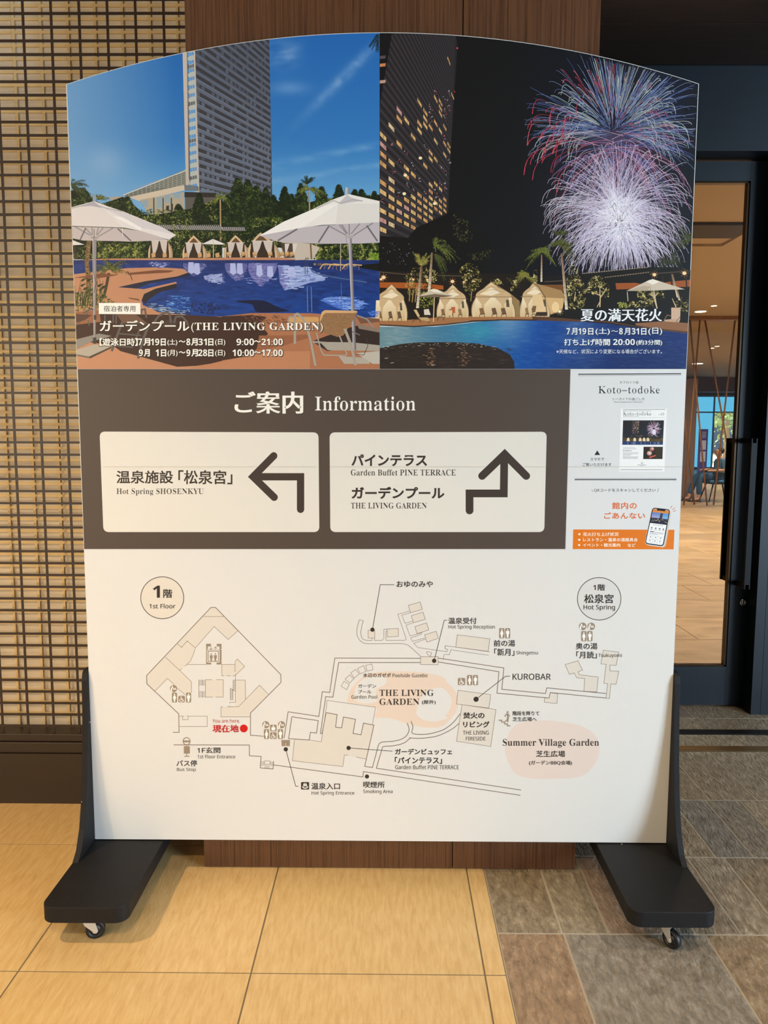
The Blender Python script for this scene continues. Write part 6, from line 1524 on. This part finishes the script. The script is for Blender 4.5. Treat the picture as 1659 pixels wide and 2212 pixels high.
# pictograms
ic = Ink()
def baby(Kf, x, yv, r=7.7):
    p = Kf(x, yv)[0]; ic.ell(p[0], p[1], r, r, IC, 32); W_ = (240, 238, 234)
    ic.ell(p[0]-r*0.34, p[1]-r*0.52, r*0.2, r*0.2, W_, 12); ic.line([(p[0]-r*0.5, p[1]-r*0.25), (p[0]-r*0.62, p[1]+r*0.35), (p[0]-r*0.5, p[1]+r*0.8)], r*0.36, W_); ic.line([(p[0]-r*0.3, p[1]-r*0.3), (p[0]+r*0.1, p[1]+r*0.05)], r*0.2, W_)
    ic.poly([(p[0]-r*0.1, p[1]+r*0.1), (p[0]+r*0.75, p[1]+r*0.1), (p[0]+r*0.7, p[1]+r*0.3), (p[0]-r*0.1, p[1]+r*0.3)], W_); ic.ell(p[0]+r*0.45, p[1]-r*0.08, r*0.16, r*0.16, W_, 10)
def man(Kf, x0, y0, x1, y1, w=False):
    a, b_ = Kf(x0, y0, x1, y1); X0, Y0, X1, Y1 = a[0], a[1], b_[0], b_[1]; W_ = X1-X0; H_ = Y1-Y0; wc = (242, 240, 236); cx = (X0+X1)/2
    ic.poly(rquad([(X0, Y0), (X1, Y0), (X1, Y1), (X0, Y1)], 2.6), IC); ic.ell(cx, Y0+H_*0.17, W_*0.13, W_*0.13, wc, 14)
    if w: ic.poly([(cx-W_*0.14, Y0+H_*0.27), (cx+W_*0.14, Y0+H_*0.27), (cx+W_*0.34, Y0+H_*0.56), (cx+W_*0.27, Y0+H_*0.60), (cx+W_*0.16, Y0+H_*0.45), (cx+W_*0.26, Y0+H_*0.68), (cx+W_*0.14, Y0+H_*0.68), (cx+W_*0.14, Y0+H_*0.93), (cx-W_*0.14, Y0+H_*0.93), (cx-W_*0.14, Y0+H_*0.68), (cx-W_*0.26, Y0+H_*0.68), (cx-W_*0.16, Y0+H_*0.45), (cx-W_*0.27, Y0+H_*0.60), (cx-W_*0.34, Y0+H_*0.56)], wc)
    else: ic.poly([(cx-W_*0.27, Y0+H_*0.27), (cx+W_*0.27, Y0+H_*0.27), (cx+W_*0.31, Y0+H_*0.33), (cx+W_*0.31, Y0+H_*0.58), (cx+W_*0.19, Y0+H_*0.58), (cx+W_*0.17, Y0+H_*0.93), (cx-W_*0.17, Y0+H_*0.93), (cx-W_*0.19, Y0+H_*0.58), (cx-W_*0.31, Y0+H_*0.58), (cx-W_*0.31, Y0+H_*0.33)], wc)
def chair_icon(Kf, x0, y0, x1, y1):
    a, b_ = Kf(x0, y0, x1, y1); X0, Y0, X1, Y1 = a[0], a[1], b_[0], b_[1]; W_ = X1-X0; H_ = Y1-Y0; wc = (242, 240, 236)
    f = lambda *p: [(X0+W_*p[i], Y0+H_*p[i+1]) for i in range(0, len(p), 2)]
    ic.poly(rquad([(X0, Y0), (X1, Y0), (X1, Y1), (X0, Y1)], 2.8), IC)
    q = f(0.42, 0.17)[0]; ic.ell(q[0], q[1], W_*0.075, W_*0.075, wc, 12); ic.line(f(0.43,0.27, 0.46,0.58, 0.70,0.58, 0.82,0.84), W_*0.095, wc); ic.line(f(0.44,0.40, 0.66,0.42), W_*0.07, wc)
    ic.line([(X0+W_*0.44+W_*0.24*math.cos(t), Y0+H_*0.66+W_*0.24*math.sin(t)) for t in [0.3+i*0.32 for i in range(13)]], W_*0.075, wc)
baby(M4, 415, 1167); man(M4, 400, 1205, 448, 1298, True); chair_icon(M4, 460, 1235, 522, 1298); man(M4, 532, 1205, 580, 1298)
baby(M4, 1285, 1508); baby(M4, 1433, 1508); man(M4, 1267, 1550, 1316, 1642, True); chair_icon(M4, 1325, 1578, 1387, 1642); man(M4, 1398, 1550, 1447, 1642)
ic.poly(rquad(M4(1325,1508, 1387,1508, 1387,1570, 1325,1570), 2.6), IC); p = M4(1356, 1520)[0]; ic.ell(p[0], p[1], 1.6, 1.6, (242, 240, 236), 12); ic.poly(rquad(M4(1338,1530, 1374,1530, 1374,1562, 1338,1562), 1.5), (242, 240, 236)); p = M4(1364, 1553)[0]; ic.ell(p[0], p[1], 0.8, 0.8, IC, 8)
ic.poly(M4(1432,1655, 1513,1655, 1511,1710, 1434,1710), IC); ic.line(M4(1473,1680, 1473,1710), 0.8, PW_); ic.line(M4(1430,1654, 1515,1654), 1.0, IC)
p = M4(538, 1663)[0]; ic.ring(p[0], p[1], 7.6, 1.9, IC, 40); ic.poly(M4(508,1656, 570,1656, 570,1674, 508,1674), IC); ic.line(M4(538,1700, 538,1806), 1.6, IC); ic.poly(M4(512,1710, 568,1710, 568,1780, 512,1780), IC); ic.line(M4(515,1806, 565,1806), 1.8, IC)
man(M6, 467, 540, 512, 627, True); man(M6, 518, 540, 561, 627); baby(M6, 1180, 525, 8.1); baby(M6, 1253, 525, 8.1); man(M6, 1167, 565, 1212, 652, True); man(M6, 1218, 565, 1263, 652)
chair_icon(M6, 115, 965, 177, 1027); man(M6, 193, 940, 237, 1027, True); man(M6, 243, 940, 286, 1027)
p = M6(539, 1257)[0]; ic.ell(p[0], p[1], 2.2, 2.2, IC, 14); ic.poly(M6(530,1268, 546,1268, 550,1300, 548,1318, 544,1342, 534,1342, 538,1310), IC); ic.line(M6(540,1305, 534,1325, 518,1336), 2.2, IC); ic.line(M6(530,1272, 519,1286, 518,1298), 1.8, IC); ic.line(M6(545,1272, 552,1284, 560,1292), 1.6, IC)
ic.line(M6(462,1326, 489,1326, 489,1341, 513,1341, 513,1357, 537,1357, 537,1373, 562,1373), 2.2, IC)
ic.poly(rquad(M7(155,397, 208,397, 208,446, 155,446), 1.4), DK_); ic.text('♨', bx(M7, 163, 402, 201, 440), (240, 238, 232), '', (0, 0))
ic.build('pictograms', mo)
TX = (48, 42, 40); SB = (0.016, 0.016)
for Kf, tx, b_, st, bo_, c in (
    (M4, '1', (220, 196, 286, 310), 'bold', (0, 0), TX), (M4, '階', (318, 230, 403, 312), '', SB, TX), (M4, '1st Floor', (187, 367, 433, 411), 'sans', (0.008, 0.008), TX),
    (M4, 'You are here.', (782, 1453, 1040, 1488), 'sans', (0, 0), (176, 44, 46)), (M4, '現在地', (782, 1508, 1030, 1581), '', (0.034, 0.034), (188, 36, 38)),
    (M4, '1F玄関', (638, 1720, 857, 1777), 'sans', SB, TX), (M4, '1st Floor Entrance', (642, 1790, 997, 1826), 'sans', (0, 0), TX), (M4, 'バス停', (442, 1842, 637, 1900), '', SB, TX), (M4, 'Bus Stop', (447, 1914, 625, 1954), 'sans', (0, 0), TX),
    (M5, 'おゆのみや', (1120, 152, 1463, 212), '', SB, TX), (M5, '水辺のガゼボ', (805, 1021, 1068, 1061), '', SB, TX), (M5, 'Poolside Gazebo', (1083, 1024, 1412, 1060), 'sans', (0, 0), TX), (M5, 'ガーデン', (758, 1125, 928, 1160), '', (0.01, 0.01), TX), (M5, 'プール', (758, 1180, 882, 1213), '', (0.01, 0.01), TX), (M5, 'Garden Pool', (695, 1227, 937, 1262), 'sans', (0, 0), TX),
    (M5, 'THE LIVING', (960, 1177, 1470, 1237), 'serif', (-0.016, 0.003), TX), (M5, 'GARDEN', (960, 1261, 1335, 1321), 'serif', (-0.016, 0.003), TX), (M5, '(屋外)', (1360, 1275, 1490, 1318), '', SB, TX),
    (M7, 'ガーデンビュッフェ', (777, 175, 1157, 215), '', (0.026, 0.026), TX), (M7, '「パインテラス」', (777, 230, 1090, 276), '', (0.026, 0.026), TX), (M7, 'Garden Buffet PINE TERRACE', (780, 283, 1201, 312), 'sans', (0, 0), TX), (M7, '喫煙所', (567, 393, 710, 435), '', SB, TX), (M7, 'Smoking Area', (568, 446, 762, 478), 'sans', (0, 0), TX), (M7, '温泉入口', (223, 402, 413, 446), '', SB, TX), (M7, 'Hot Spring Entrance', (225, 457, 508, 487), 'sans', (0, 0), TX),
    (M6, '温泉受付', (32, 450, 275, 504), '', SB, TX), (M6, 'Hot Spring Reception', (35, 513, 430, 553), 'sans', (0, 0), TX), (M6, '前の湯', (420, 641, 603, 697), '', SB, TX), (M6, '「新月」', (425, 714, 597, 776), '', SB, TX), (M6, 'Shingetsu', (613, 734, 797, 773), 'sans', (0, 0), TX),
    (M6, '奥の湯', (1120, 666, 1305, 722), '', SB, TX), (M6, '「月読」', (1125, 738, 1300, 799), '', SB, TX), (M6, 'Tsukuyomi', (1313, 755, 1513, 796), 'sans', (0, 0), TX), (M6, '1階', (1270, 166, 1370, 220), 'sans', SB, TX), (M6, '松泉宮', (1192, 250, 1442, 328), '', SB, TX), (M6, 'Hot Spring', (1187, 341, 1455, 393), 'sans', (0.006, 0.006), TX),
    (M6, 'KUROBAR', (582, 928, 907, 981), 'sans', (0.006, 0.006), TX), (M6, '焚火の', (160, 1258, 342, 1312), '', (0.026, 0.026), TX), (M6, 'リビング', (160, 1335, 385, 1388), '', (0.03, 0.03), TX), (M6, 'THE LIVING', (158, 1415, 378, 1448), 'sans', (0, 0), TX), (M6, 'FIRESIDE', (183, 1467, 350, 1499), 'sans', (0, 0), TX),
    (M6, '階段を降りて', (582, 1248, 810, 1286), '', SB, TX), (M6, '芝生広場へ', (582, 1298, 787, 1335), '', SB, TX), (M6, 'Summer Village Garden', (498, 1485, 1318, 1560), 'serif', (-0.016, 0.003), TX), (M6, '芝生広場', (782, 1585, 1030, 1640), '', SB, TX), (M6, '(ガーデンBBQ会場)', (722, 1670, 1088, 1711), 'sans', SB, TX)):
    ml = Ink(); ml.text(tx, bx(Kf, *b_), c, st, bo_, 1.0); ml.build('map_lettering', mo)
# the joint where the upper and lower sheets meet
sj = Ink(); new_sheet(); up(0.0045)
for a, b_ in ((224, 556), (581, 687), (713, 1048), (1132, 1179), (1228, 1471)): sj.line([(a, 1008.3), (b_, 1008.3)], 0.7, (196, 190, 176))
sj.build('sheet_joint', board)
